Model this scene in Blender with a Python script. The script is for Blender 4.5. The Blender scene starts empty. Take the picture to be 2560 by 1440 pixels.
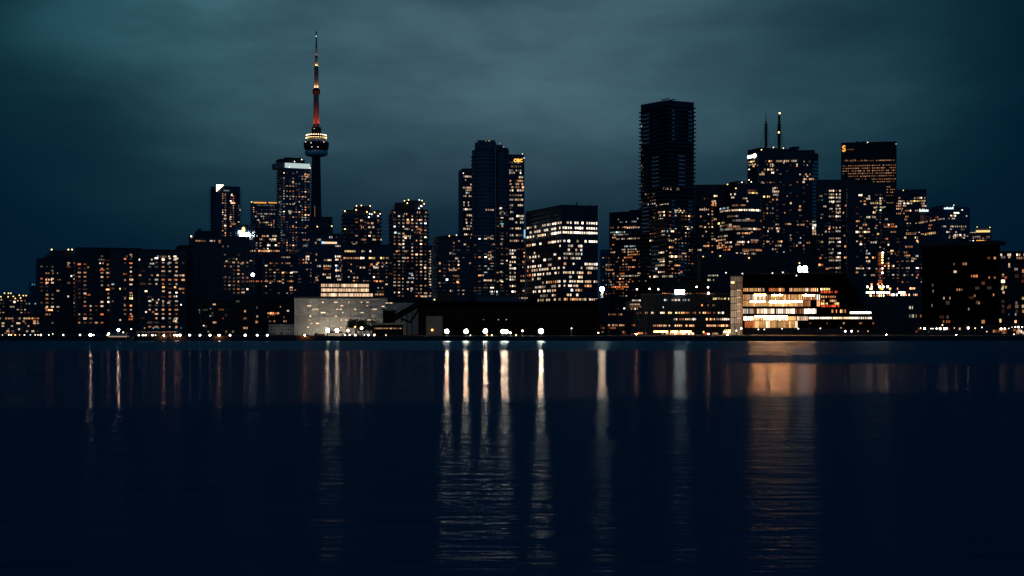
import bpy, bmesh, math, random, re
from mathutils import Vector, Matrix

R = math.radians
F, CX, HZ, EYE, G = 3640.0, 1280.0, 822.0, 5.0, 1.8     # focal length (px of the 2560 frame), centre, horizon, eye height, land height
scene = bpy.context.scene
COL = scene.collection
rnd = random.Random(7)


def W(px, py, Y):
    return Vector(((px - CX) / F * Y, Y, EYE - (py - HZ) / F * Y))


# ------------------------------------------------------------------ materials
def new_mat(name):
    m = bpy.data.materials.new(name)
    m.use_nodes = True
    nt = m.node_tree
    return m, nt, nt.nodes, nt.links, nt.nodes['Principled BSDF']


def plain(name, col, rough=.7, metal=0., var=.25, scale=.3, spec=.3):
    m, nt, N, L, b = new_mat(name)
    tc = N.new('ShaderNodeTexCoord')
    n = N.new('ShaderNodeTexNoise')
    n.inputs['Scale'].default_value = scale
    n.inputs['Detail'].default_value = 5
    L.new(tc.outputs['Object'], n.inputs['Vector'])
    mr = N.new('ShaderNodeMapRange')
    mr.inputs['To Min'].default_value = 1 - var
    mr.inputs['To Max'].default_value = 1 + var
    L.new(n.outputs['Fac'], mr.inputs['Value'])
    mx = N.new('ShaderNodeVectorMath')
    mx.operation = 'SCALE'
    mx.inputs[0].default_value = col
    L.new(mr.outputs['Result'], mx.inputs['Scale'])
    L.new(mx.outputs['Vector'], b.inputs['Base Color'])
    b.inputs['Roughness'].default_value = rough
    b.inputs['Metallic'].default_value = metal
    b.inputs['Specular IOR Level'].default_value = spec
    return m


def facade(name, glass, frame, fh=3.2, bw=3.6, fline=.22, bline=.14, rough=.15, cv=1.2):
    """curtain wall: floor bands and mullions (UV in metres), each pane of glass a little different"""
    m, nt, N, L, b = new_mat(name)
    uv = N.new('ShaderNodeUVMap')
    sep = N.new('ShaderNodeSeparateXYZ')
    L.new(uv.outputs['UV'], sep.inputs['Vector'])

    def mth(op, a, bval=None):
        n = N.new('ShaderNodeMath')
        n.operation = op
        for i, v in enumerate((a, bval)):
            if v is None:
                continue
            if isinstance(v, (int, float)):
                n.inputs[i].default_value = v
            else:
                L.new(v, n.inputs[i])
        return n.outputs[0]
    u = mth('DIVIDE', sep.outputs['X'], bw)
    v = mth('DIVIDE', sep.outputs['Y'], fh)
    lu = mth('LESS_THAN', mth('FRACT', u), bline)
    lv = mth('LESS_THAN', mth('FRACT', v), fline)
    line = mth('MAXIMUM', lu, lv)
    cell = N.new('ShaderNodeCombineXYZ')
    L.new(mth('FLOOR', u), cell.inputs['X'])
    L.new(mth('FLOOR', v), cell.inputs['Y'])
    wn = N.new('ShaderNodeTexWhiteNoise')
    wn.noise_dimensions = '2D'
    L.new(cell.outputs['Vector'], wn.inputs['Vector'])
    sc = N.new('ShaderNodeVectorMath')
    sc.operation = 'SCALE'
    sc.inputs[0].default_value = glass
    L.new(mth('ADD', mth('MULTIPLY', wn.outputs['Value'], cv), 1 - cv / 2), sc.inputs['Scale'])
    mix = N.new('ShaderNodeMix')
    mix.data_type = 'RGBA'
    L.new(line, mix.inputs['Factor'])
    L.new(sc.outputs['Vector'], mix.inputs['A'])
    mix.inputs['B'].default_value = (*frame, 1)
    L.new(mix.outputs['Result'], b.inputs['Base Color'])
    rr = mth('ADD', mth('MULTIPLY', line, .5), mth('ADD', mth('MULTIPLY', wn.outputs['Value'], .12), rough))
    L.new(rr, b.inputs['Roughness'])
    b.inputs['Specular IOR Level'].default_value = .35
    return m


def emit(name, col, strength):
    m, nt, N, L, b = new_mat(name)
    b.inputs['Base Color'].default_value = (.02, .02, .02, 1)
    b.inputs['Roughness'].default_value = .3
    b.inputs['Emission Color'].default_value = (*col, 1)
    b.inputs['Emission Strength'].default_value = strength
    return m


HUE = dict(o=(1, .42, .17), d=(1, .25, .07), w=(1, .66, .40), n=(1, .82, .64), c=(.78, .94, 1.0), t=(.1, .8, .75),
           y=(1, .70, .25), b=(.25, .62, 1.0), r=(1, .10, .025), g=(1, .42, .06), e=(1, .50, .17), v=(1, .88, .64), k=(.80, 1.0, .98))
LEVEL = [.05, .14, .35, .9, 2.2, 5.5, 14.]
_em = {}


def em(h, s):
    k = (h, round(s, 3))
    if k not in _em:
        _em[k] = emit('light_' + h, HUE[h], s)
    return _em[k]


M = dict(
    res=facade('residential_wall', (.018, .024, .036), (.060, .068, .085), 3.1, 4.0, .3, .22, .3),
    resb=facade('residential_glass', (.024, .044, .075), (.11, .15, .20), 3.1, 3.2, .3, .1),
    off=facade('office_glass', (.016, .024, .040), (.034, .044, .060), 4.0, 3.0, .28, .10),
    blue=facade('blue_glass', (.026, .052, .095), (.10, .14, .19), 3.2, 2.6, .2, .1, .12),
    resd=facade('dark_residential_wall', (.006, .008, .012), (.014, .016, .020), 3.1, 4.0, .3, .22, .4),
    panel=facade('pale_wall_panels', (.40, .375, .35), (.25, .23, .21), 9.3, 5.2, .025, .035, .7, .16),
    stone=facade('stone_office', (.012, .012, .014), (.05, .042, .038), 4.0, 3.2, .45, .35, .4),
    dark=plain('dark_cladding', (.020, .024, .034), .6),
    jet=plain('jet_black', (.0022, .0024, .003), .95, spec=0),  # one even deep black without sheen
    black=plain('black_steel', (.012, .012, .014), .5),
    conc=plain('concrete', (.20, .20, .20), .85),
    slab=plain('balcony_concrete', (.24, .27, .31), .8),
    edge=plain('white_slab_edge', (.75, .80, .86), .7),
    roof=plain('roof_grey', (.035, .037, .04), .8),
    pale=plain('pale_warehouse_metal', (.42, .40, .37), .75, scale=.08, var=.12),
    frame=plain('window_frame', (.02, .02, .022), .5),
    brick=plain('red_brick', (.12, .055, .04), .9),
    white=plain('white_paint', (.6, .6, .58), .5),
    bluew=plain('blue_painted_metal', (.03, .06, .12), .6),
    crate=plain('crate_paint', (.16, .13, .10), .7),
    bark=plain('bark', (.05, .04, .03), .9, scale=3),
    leaf=plain('foliage', (.045, .06, .03), .8, scale=1),
    land=plain('asphalt', (.03, .03, .03), .9, scale=.05),
    quay=plain('quay_concrete', (.05, .05, .05), .9, scale=.4),
    steel=plain('galvanised_steel', (.25, .25, .26), .45, metal=.6),
)


# ------------------------------------------------------------------ mesh helpers
def mesh_obj(name, bm, mats, parent=None, loc=None):
    me = bpy.data.meshes.new(name)
    bm.to_mesh(me)
    bm.free()
    for m in (mats if isinstance(mats, (list, tuple)) else [mats]):
        me.materials.append(m)
    o = bpy.data.objects.new(name, me)
    COL.objects.link(o)
    if parent is not None:
        o.parent = parent
    if loc is not None:
        o.location = loc
    return o


def tag(o, label, cat, group=None, kind=None):
    if label:
        o['label'] = label
    if cat:
        o['category'] = cat
    if group:
        o['group'] = group
    if kind:
        o['kind'] = kind
    return o


def empty(name, loc):
    o = bpy.data.objects.new(name, None)
    o.empty_display_size = 2
    o.location = loc
    COL.objects.link(o)
    return o


def prism(pts, z0, z1, bm=None, roof_z=None):
    """vertical prism over a counter-clockwise footprint; UV in metres; roof_z: per-vertex top heights"""
    bm = bm or bmesh.new()
    uv = bm.loops.layers.uv.verify()
    n = len(pts)
    zt = roof_z or [z1] * n
    b = [bm.verts.new((p[0], p[1], z0)) for p in pts]
    t = [bm.verts.new((p[0], p[1], zt[i])) for i, p in enumerate(pts)]
    s = 0.
    for i in range(n):
        j = (i + 1) % n
        ln = math.hypot(pts[j][0] - pts[i][0], pts[j][1] - pts[i][1])
        f = bm.faces.new((b[i], b[j], t[j], t[i]))
        for lp, c in zip(f.loops, ((s, z0), (s + ln, z0), (s + ln, zt[j]), (s, zt[i]))):
            lp[uv].uv = c
        s += ln
    for vs in (t, list(reversed(b))):
        f = bm.faces.new(vs)
        for lp in f.loops:
            lp[uv].uv = (.05, .05)
    return bm


def add_box(bm, c, s, rot=None):
    m = Matrix.Translation(c) @ (rot.to_4x4() if rot else Matrix.Identity(4)) @ Matrix.Diagonal((*s, 1))
    return bmesh.ops.create_cube(bm, size=1, matrix=m)


def add_tube(bm, p0, p1, r0, r1, seg=6):
    p0, p1 = Vector(p0), Vector(p1)
    d = p1 - p0
    if d.length < 1e-6:
        return
    q = Vector((0, 0, 1)).rotation_difference(d.normalized()).to_matrix().to_4x4()
    bmesh.ops.create_cone(bm, cap_ends=True, segments=seg, radius1=r0, radius2=r1, depth=d.length,
                          matrix=Matrix.Translation((p0 + p1) / 2) @ q)


def lathe(prof, seg=24, shape=None):
    """prof: (radius, z) pairs, closed at both ends"""
    bm = bmesh.new()
    rings = []
    for r, z in prof:
        rings.append([bm.verts.new((r * (shape(k / seg) if shape else 1) * math.cos(2 * math.pi * k / seg),
                                    r * (shape(k / seg) if shape else 1) * math.sin(2 * math.pi * k / seg), z)) for k in range(seg)])
    for a, b in zip(rings, rings[1:]):
        for k in range(seg):
            j = (k + 1) % seg
            bm.faces.new((a[k], a[j], b[j], b[k]))
    bm.faces.new(list(reversed(rings[0])))
    bm.faces.new(rings[-1])
    return bm


_ball = {}


def ball_mesh(mat):
    if mat.name not in _ball:
        bm = bmesh.new()
        bmesh.ops.create_icosphere(bm, subdivisions=2, radius=1)
        for f in bm.faces:
            f.smooth = True
        me = bpy.data.meshes.new('lamp_bulb')
        bm.to_mesh(me)
        bm.free()
        me.materials.append(mat)
        _ball[mat.name] = me
    return _ball[mat.name]


_pane = {}


def pane_mesh(h, lv):
    """one lit window: glowing pane in a shallow dark frame, unit size"""
    k = (h, round(lv, 3))
    if k not in _pane:
        bm = bmesh.new()
        bmesh.ops.create_cube(bm, size=1, matrix=Matrix.Translation((0, -.02, 0)) @ Matrix.Diagonal((1, .28, 1, 1)))
        for f in bm.faces:
            f.material_index = 1 if f.normal.y < -.9 else 0
        me = bpy.data.meshes.new('window')
        bm.to_mesh(me)
        bm.free()
        me.materials.append(M['frame'])
        me.materials.append(em(h, lv))
        _pane[k] = me
    return _pane[k]


PAL = dict(
    res=[('o', .30), ('w', .36), ('n', .16), ('d', .09), ('c', .08), ('t', .01)],
    warm=[('o', .42), ('w', .36), ('d', .16), ('n', .06)],
    off=[('n', .46), ('w', .36), ('o', .10), ('c', .08)],
    cool=[('n', .45), ('c', .3), ('w', .25)],
    orange=[('o', .5), ('d', .42), ('w', .08)],
)


def pick(pal, r):
    t = r.random() * sum(w for _, w in PAL[pal])
    for h, w in PAL[pal]:
        t -= w
        if t <= 0:
            return h
    return 'w'


class Building:
    def __init__(s, name, label, cat, xl, xr, top, Y, mat='res', xc=None, a=8, d=36, group=None, front=None, base=None, wall=True, roofz=None, wallname='wall'):
        s.r = random.Random(int(xl * 7 + xr * 3 + top))
        s.name = name
        xc = xl if xc is None else xc
        if front:                                           # [(px, extra depth)]: a faceted or curved front
            pts = [((p - CX) / F * (Y + dy), Y + dy) for p, dy in front]
            s.faces = [(pts[i], pts[i + 1]) for i in range(len(pts) - 1)]
            m = Vector(pts[len(pts) // 2]).normalized()
            e0, e1 = Vector(pts[0]), Vector(pts[-1])
            w = (e1 - e0) * .02
            fp = pts + [tuple(e1 + m * d - w), tuple(e0 + m * d + w)]
        else:
            C = Vector(((xc - CX) / F * Y, Y))
            v = Vector((((xl + xr) / 2 - CX) / F, 1)).normalized()
            u = Vector((v.y, -v.x))
            th = R(a)
            rr = u * math.cos(th) + v * math.sin(th)
            ll = -u * math.sin(th) + v * math.cos(th)

            def hit(dr, px):
                k = (px - CX) / F
                return (k * C.y - C.x) / (dr.x - k * dr.y)
            tr = d if xc >= xr else hit(rr, xr)
            tl = d if xc <= xl else hit(ll, xl)
            A, Bp = C + ll * tl, C + rr * tr
            fp = [tuple(A), tuple(C), tuple(Bp), tuple(Bp + ll * tl)]
            s.faces = [f for f, ok in (((tuple(A), tuple(C)), xc > xl), ((tuple(C), tuple(Bp)), xc < xr)) if ok]
        s.fp = fp
        s.Y = Y
        s.ytop = top
        cx = sum(p[0] for p in fp) / len(fp)
        cy = sum(p[1] for p in fp) / len(fp)
        s.z0 = G if base is None else base
        s.ztop = EYE - (top - HZ) / F * Y
        s.o = empty(name, (cx, cy, s.z0))
        tag(s.o, label, cat, group)
        s.loc = Vector((cx, cy, s.z0))
        s.mat = mat
        s.wins = []
        if wall:
            rz = None
            if roofz:
                rz = [EYE - (t - HZ) / F * p[1] - s.z0 for t, p in zip(roofz, fp)]
            mesh_obj(wallname, prism([(p[0] - cx, p[1] - cy) for p in fp], 0, s.ztop - s.z0, roof_z=rz), M[mat], s.o)
            if not roofz:                                    # parapet, 3 mm proud
                bm = bmesh.new()
                n = len(fp)
                h = .9
                for i in range(n):
                    a_, b_ = Vector(fp[i]), Vector(fp[(i + 1) % n])
                    dv = (b_ - a_)
                    ang = math.atan2(dv.y, dv.x)
                    c = (a_ + b_) / 2
                    add_box(bm, (c.x - cx, c.y - cy, s.ztop - s.z0 + h / 2 - .02 - .003 * i), (dv.length + .5 - .006 * i, .5, h), Matrix.Rotation(ang, 3, 'Z'))
                mesh_obj('parapet', bm, M['roof'], s.o)

    # -------- geometry on the facade
    def on(s, px):
        k = (px - CX) / F
        best = None
        for f in s.faces:
            (x0, y0), (x1, y1) = f
            a0, a1 = x0 / y0 * F + CX, x1 / y1 * F + CX
            t = (k * y0 - x0) / ((x1 - x0) - k * (y1 - y0))
            dist = 0 if a0 - .01 <= px <= a1 + .01 else min(abs(px - a0), abs(px - a1))
            if best is None or dist < best[0]:
                best = (dist, t, f)
        _, t, ((x0, y0), (x1, y1)) = best
        return Vector((x0 + t * (x1 - x0), y0 + t * (y1 - y0))), math.atan2(y1 - y0, x1 - x0)

    def zat(s, px, py):
        p, _ = s.on(px)
        return EYE - (py - HZ) / F * p.y

    def span(s, x0, x1):
        (p0, a0), (p1, a1) = s.on(x0), s.on(x1)
        return (p1 - p0).length if abs(a0 - a1) < 1e-6 else (x1 - x0) * p0.y / F

    def win(s, px, z, w, h, hue, lv):
        p, a = s.on(px)
        s.wins.append((w * h * min(lv, 3), p.x, p.y, z, w, h, a, hue, lv))

    def _bays(s, x0, x1, bw):
        for ((ax, ay), (bx, by)) in s.faces:
            ln = math.hypot(bx - ax, by - ay)
            n = max(1, int(ln / bw))
            for i in range(n):
                t = (i + .5) / n
                x, y = ax + t * (bx - ax), ay + t * (by - ay)
                px = x / y * F + CX
                if x0 <= px <= x1:
                    yield px, x, y, math.atan2(by - ay, bx - ax), ln / n

    def res(s, x0, x1, y0, y1, p, pal='res', fh=3.1, bw=3.6, lo=.3, hi=1.0, h=1.15, cw=.75, fill=(.24, .56)):
        """flats: scattered lit windows, some stacks of rooms busier than others"""
        r = s.r
        p *= 1.4
        bays = list(s._bays(x0, x1, bw))
        wt = [max(.05, 1 + cw * (r.random() * 2 - 1)) for _ in bays]
        nf = int((s.ztop - s.z0) / fh)
        for k in range(nf):
            z = s.z0 + (k + .5) * fh
            run = 0.
            for (px, x, y, a, b), w in zip(bays, wt):
                py = HZ - (z - EYE) / y * F
                if not y0 <= py <= y1:
                    continue
                q = p * w * (2.2 if run else .8)
                if r.random() < q:
                    run = 1
                    lv = math.exp(r.gauss(math.log(.75), .9)) * r.uniform(lo, hi) * 1.6
                    lv = min(LEVEL, key=lambda e: abs(math.log(e / lv)))
                    s.wins.append((b * h * min(lv, 3), x, y, z, b * r.uniform(*fill), h * r.uniform(.8, 1.1), a, pick(pal, r), lv))
                else:
                    run = 0
                    if r.random() < min(.30, .10 + p * .6) * w:      # curtained or dimly lit rooms
                        s.wins.append((.02, x, y, z, b * r.uniform(.3, .8), h * r.uniform(.8, 1.2), a, r.choice('owwnod'), r.choice((.05, .08, .14, .24))))

    def office(s, x0, x1, y0, y1, p, pal='off', fh=4.0, bw=3.4, h=2.0, lv=.9, seg=6):
        """offices: whole runs of a floor lit, other floors dark"""
        r = s.r
        bays = list(s._bays(x0, x1, bw))
        nf = int((s.ztop - s.z0) / fh)
        for k in range(nf):
            z = s.z0 + (k + .5) * fh
            share = p * r.choice((.1, .3, .6, 1.2, 1.9, 2.4))
            on = r.random() < share
            hue = pick(pal, r)
            fl = lv * math.exp(r.gauss(0, .5))
            for px, x, y, a, b in bays:
                if r.random() < 1. / seg:
                    on = r.random() < share
                    hue = pick(pal, r)
                py = HZ - (z - EYE) / y * F
                if on and y0 <= py <= y1 and r.random() < .9:
                    l2 = fl * math.exp(r.gauss(0, .6))
                    l2 = min(LEVEL, key=lambda e: abs(math.log(e / l2)))
                    s.wins.append((b * h * min(l2, 3), x, y, z, b * .86, h * r.uniform(.85, 1.05), a, hue, l2))

    def strip(s, spec, hpx, bay, hue, lv, p=1., xref=None, var=.6, gap=.86, wvar=(.45, .62, .8, .92, 1.)):
        """'y x0-x1 x0-x1 ...' rows of lit windows read off the facade; y is taken at xref"""
        r = s.r
        for line in spec.strip().split('\n'):
            t = line.split()
            y = float(t[0])
            for seg in t[1:]:
                hh, l0 = hue, lv
                if ':' in seg:
                    seg, code = seg.split(':')
                    hh = code[0] if code[0].isalpha() else hue
                    dig = code.lstrip('abcdefghijklmnopqrstuvwxyz')
                    l0 = float(dig) if dig else lv
                x0, x1 = (float(q) for q in re.match(r'(-?[\d.]+)-([\d.]+)$', seg).groups())
                n = max(1, round((x1 - x0) / bay))
                xr = xref if xref is not None else x0
                z = s.zat(xr, y)
                for i in range(n):
                    if r.random() > p * (1 if gap > .9 else .93):
                        continue
                    px = x0 + (i + .5) * (x1 - x0) / n
                    pt, a = s.on(px)
                    m = pt.y / F
                    l2 = l0 * math.exp(r.gauss(0, var))
                    l2 = min([.09, .2, .35, .6, .9, 1.4, 2.2, 3.5, 5.5, 9., 14., 25., 40.], key=lambda e: abs(math.log(e / l2)))
                    h2 = hh
                    if r.random() < .18 * (var > .3):
                        h2 = {'w': 'n', 'n': 'w', 'o': 'w', 'd': 'o', 'c': 'n'}.get(hh, hh)
                    wd = s.span(px - (x1 - x0) / n / 2, px + (x1 - x0) / n / 2) * gap * r.choice(wvar)
                    hm = hpx * m * (1 if gap > .9 else r.uniform(.72, .95))
                    s.wins.append((wd * hm * min(l2, 3), pt.x, pt.y, z, wd, hm, a, h2, l2))

    def done(s, cap=100, name='window', gain=.45):
        snap = [.03, .05, .09, .14, .2, .3, .45, .65, .9, 1.3, 1.9, 2.8, 4., 6., 9., 14., 25.]
        s.wins = [w[:8] + (min(snap, key=lambda e: abs(math.log(e / (w[8] * gain)))),) for w in s.wins]
        s.wins.sort(key=lambda w: -w[0])
        for _, x, y, z, w, h, a, hue, lv in s.wins[:cap]:
            o = bpy.data.objects.new(name, pane_mesh(hue, lv))
            o.parent = s.o
            o.location = (x - s.loc.x, y - s.loc.y, z - s.loc.z)
            o.rotation_euler = (0, 0, a)
            o.scale = (w, 1, h)
            COL.objects.link(o)
        rest = s.wins[cap:]
        if rest:
            bm = bmesh.new()
            mats = []
            for _, x, y, z, w, h, a, hue, lv in rest:
                m = em(hue, lv)
                if m not in mats:
                    mats.append(m)
                g = add_box(bm, (x - s.loc.x, y - s.loc.y, z - s.loc.z), (w, .26, h), Matrix.Rotation(a, 3, 'Z'))
                for f in {f for v in g['verts'] for f in v.link_faces}:
                    f.material_index = mats.index(m)
            o = mesh_obj('window_lights', bm, mats, s.o)
            o['kind'] = 'stuff'
        return s

    def block(s, x0, x1, top, bottom, set_=2., d=14, name='penthouse', mat='dark'):
        """a box on or against the building, parallel to its nearest face"""
        p, a = s.on((x0 + x1) / 2)
        n = Vector((-math.sin(a), math.cos(a)))
        Yb = p + n * set_
        u = Vector((math.cos(a), math.sin(a)))

        def hit(px):
            k = (px - CX) / F
            return (k * Yb.y - Yb.x) / (u.x - k * u.y)
        A, Bq = Yb + u * hit(x0), Yb + u * hit(x1)
        pts = [A, Bq, Bq + n * d, A + n * d]
        z1 = EYE - (top - HZ) / F * Yb.y
        z0 = EYE - (bottom - HZ) / F * Yb.y
        return mesh_obj(name, prism([(q.x - s.loc.x, q.y - s.loc.y) for q in pts], z0 - s.loc.z, z1 - s.loc.z), M[mat] if isinstance(mat, str) else mat, s.o)

    def slabs(s, y0, y1, over=1.6, fh=3.1, t=.28, vary=0, mat='slab', side=2.0):
        """balcony slabs: one mesh copied per floor"""
        cx, cy = s.loc.x, s.loc.y
        c = Vector((sum(p[0] for p in s.fp) / len(s.fp), sum(p[1] for p in s.fp) / len(s.fp)))
        me = None
        nf = int((s.ztop - s.z0) / fh)
        n = 0
        for k in range(nf):
            z = k * fh + fh
            py = HZ - (z + s.z0 - EYE) / s.Y * F
            if not y0 <= py <= y1 or n >= 99:
                continue
            n += 1
            if me is None:
                pts = []
                for p in s.fp:
                    q = Vector(p) - c
                    f = 1 + side / max(abs(q.x), 6)
                    g = 1 + over / max(abs(q.y), 6)
                    pts.append((q.x * f, q.y * g))
                o = mesh_obj('balcony_slab', prism(pts, -t / 2, t / 2), M[mat], s.o, (0, 0, z))
                me = o.data
            else:
                o = bpy.data.objects.new('balcony_slab', me)
                o.parent = s.o
                o.location = (0, 0, z)
                COL.objects.link(o)

    def lamp(s, px, py, r=.7, hue='w', lv=8, out=.6, name='roof_lamp'):
        p, a = s.on(px)
        o = bpy.data.objects.new(name, ball_mesh(em(hue, lv)))
        q = p + Vector((math.sin(a), -math.cos(a))) * out
        o.parent = s.o
        o.location = Vector((q.x, q.y, EYE - (py - HZ) / F * p.y)) - s.loc
        o.scale = (r * .6,) * 3
        COL.objects.link(o)
        return o

    def bar(s, x0, x1, y0, y1, hue, lv, name='light_strip', out=.3, th=.5, mat=None):
        """a luminous bar fixed to the facade"""
        pA, a = s.on((x0 + x1) / 2)
        n = Vector((math.sin(a), -math.cos(a)))
        m = pA.y / F
        bm = bmesh.new()
        add_box(bm, (0, 0, 0), (s.span(x0, x1), th, (y1 - y0) * m), Matrix.Rotation(a, 3, 'Z'))
        bmesh.ops.bevel(bm, geom=bm.edges[:], offset=.06, segments=1, affect='EDGES')
        q = pA + n * out
        return mesh_obj(name, bm, mat or em(hue, lv), s.o, Vector((q.x, q.y, EYE - ((y0 + y1) / 2 - HZ) / F * pA.y)) - s.loc)

    def text(s, word, x0, x1, y0, y1, hue, lv, name='sign_lettering', out=.5):
        cu = bpy.data.curves.new('t', 'FONT')
        cu.body = word
        cu.extrude = .12
        cu.offset = .025
        cu.resolution_u = 4
        t = bpy.data.objects.new('t', cu)
        COL.objects.link(t)
        dg = bpy.context.evaluated_depsgraph_get()
        me = bpy.data.meshes.new_from_object(t.evaluated_get(dg))
        bpy.data.objects.remove(t)
        xs = [v.co.x for v in me.vertices]
        ys = [v.co.y for v in me.vertices]
        pA, a = s.on((x0 + x1) / 2)
        m = pA.y / F
        sx = s.span(x0, x1) / (max(xs) - min(xs))
        sy = (y1 - y0) * m / (max(ys) - min(ys))
        mx, my = (max(xs) + min(xs)) / 2, (max(ys) + min(ys)) / 2
        for v in me.vertices:
            v.co = Vector(((v.co.x - mx) * sx, -v.co.z * 2, (v.co.y - my) * sy))
        me.materials.clear()
        me.materials.append(em(hue, lv))
        o = bpy.data.objects.new(name, me)
        n = Vector((math.sin(a), -math.cos(a)))
        q = pA + n * out
        o.parent = s.o
        o.rotation_euler = (0, 0, a)
        o.location = Vector((q.x, q.y, EYE - ((y0 + y1) / 2 - HZ) / F * pA.y)) - s.loc
        COL.objects.link(o)
        return o

    def shape(s, pts, hue, lv, name='lit_panel', th=.5, out=.3, mat=None):
        """a flat luminous shape with thickness, outline given on the facade in px"""
        pA, a = s.on(sum(p[0] for p in pts) / len(pts))
        m = pA.y / F
        cxp, cyp = sum(p[0] for p in pts) / len(pts), sum(p[1] for p in pts) / len(pts)
        bm = bmesh.new()
        e0, e1 = min(p[0] for p in pts), max(p[0] for p in pts)
        mx = s.span(e0, e1) / (e1 - e0)
        fr = [bm.verts.new(((x - cxp) * mx, -th / 2, -(y - cyp) * m)) for x, y in pts]
        bk = [bm.verts.new((v.co.x, th / 2, v.co.z)) for v in fr]
        bm.faces.new(fr)
        bm.faces.new(list(reversed(bk)))
        for i in range(len(fr)):
            j = (i + 1) % len(fr)
            bm.faces.new((fr[i], bk[i], bk[j], fr[j]))
        bmesh.ops.recalc_face_normals(bm, faces=bm.faces[:])
        q = pA + Vector((math.sin(a), -math.cos(a))) * (out + th / 2)
        o = mesh_obj(name, bm, mat or em(hue, lv), s.o, Vector((q.x, q.y, EYE - (cyp - HZ) / F * pA.y)) - s.loc)
        o.rotation_euler = (0, 0, a)
        return o


def disc(cx, cy, rx, ry, n=16):
    return [(cx + rx * math.cos(2 * math.pi * k / n), cy + ry * math.sin(2 * math.pi * k / n)) for k in range(n)]


APT = 'apartment towers on the skyline'
OFF = 'office towers on the skyline'
LOW = 'low buildings along the shore'

# ================================================================== the skyline, left to right
B = Building
b = B('apartment_block', 'low dark block at the far left edge with a string of yellow roof lights', 'apartment block', -70, 76, 737, 1500, 'res', group=LOW)
for x, y in ((11, 733), (21, 733), (27, 733), (2, 742), (20, 742), (33, 741), (38, 746), (48, 738), (58, 739), (65, 739), (51, 745)):
    b.lamp(x, y, .9, 'y', 3)
b.strip("755 25-40:n3\n759 62-92:c.5\n749 -20-20:o.6\n767 26-44:w.6", 4, 7, 'w', .8, .8)
b.res(-30, 76, 748, 790, .12)
b.done()

b = B('waterfront_block', 'low block at the far left shore with rows of warm orange windows', 'apartment block', -70, 99, 789, 930, 'res', group=LOW)
b.strip("""796 -20-34:o.9 40-52:w1 52-64:n3 64-76:o1 78-90:o.8 90-99:d.8
803 28-36:d.4 54-64:o.6 82-98:o.7
808 3-12:y.7 40-51:w1.4 60-74:o.4 82-99:w.9
815 2-12:o.8 27-33:y1 40-51:o1 66-76:o.7 90-99:w.8
823 18-24:w.8 45-50:n1
828 14-25:o1.6 27-37:o1 65-70:w.7 78-86:n1.4 92-96:c.4
834 10-26:d.9 30-36:o.5""", 4.6, 7.5, 'o', .8, .9)
b.done()

b = B('slim_tower', 'slim dark tower behind the far left blocks with a blue lit crown', 'tower', 78, 106, 708, 2200, 'blue', group=OFF, d=24)
b.strip("711 78-100:b.6", 6, 5, 'b', .7, 1)
b.done()

b = B('apartment_tower', 'stepped apartment tower left of the wide blocks with three lamps on its roof', 'apartment tower', 97, 192, 648, 1120, 'res', group=APT, a=4)
b.block(116, 191, 637, 648.2, 1.5, 26, 'upper_storey', 'res')
b.block(127, 182, 626, 637.2, 4, 18)
for x in (129, 171, 180):
    b.lamp(x, 624, .8, 'y', 5)
b.res(100, 106, 655, 800, .10, lo=.2)
b.res(110, 135, 650, 808, .30, 'warm')
b.res(138, 156, 680, 800, .30)
b.res(162, 184, 655, 800, .26)
b.res(184, 192, 650, 795, .65, 'warm', bw=3, lo=.4)
b.strip("683 113-135:o.8 141-147:n.9\n699 112-132:o1.6 142-152:o.8\n709 113-122:c1.2\n770 112-120:o2.2\n775 113-132:o1.6\n786 113-128:o.9\n690 175-182:c3\n662 168-173:n2\n741 167-174:n2", 4.4, 6, 'o', .9)
b.done()

b = B('apartment_tower', 'wide flat topped apartment block beside the stepped tower on the left', 'apartment tower', 191, 276, 622, 1080, 'res', group=APT, a=3)
b.block(196, 270, 618.6, 622.2, 3, 20)
b.res(193, 225, 660, 810, .16, 'warm')
b.res(206, 226, 690, 760, .2)
b.res(247, 272, 640, 735, .4, 'warm')
b.res(264, 272, 700, 812, .8, bw=3, cw=.3)
b.res(195, 262, 735, 815, .12, 'warm')
b.strip("658 247-254:n3 255-260:o1\n649 246-262:c.3\n669 203-210:o1\n675 248-262:d.8\n737 214-226:d1\n668 218-223:o.7", 4.4, 6, 'o', .9)
b.done()

b = B('apartment_tower', 'apartment block with a dark blank shaft between the wide blocks on the left', 'apartment tower', 276, 349, 624, 1060, 'res', group=APT, a=2)
b.block(264, 356, 619.5, 624.2, 2, 22, 'roof_slab')
b.res(279, 283, 710, 758, .5, bw=3)
b.res(297, 302, 680, 812, .38, bw=3)
b.res(306, 318, 640, 790, .38, 'warm')
b.res(321, 336, 636, 812, .55, 'warm', cw=.3)
b.strip("641 314-332:o.9\n685 307-318:d1.2\n699 322-333:w1.6\n739 323-333:y2\n746 309-316:o1 322-333:y2.4\n722 298-302:y2\n762 308-314:w1.6\n798 321-332:d1.4\n791 322-333:d1.2\n800 298-303:w1.6", 5, 6, 'o', 1.)
b.done()

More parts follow.
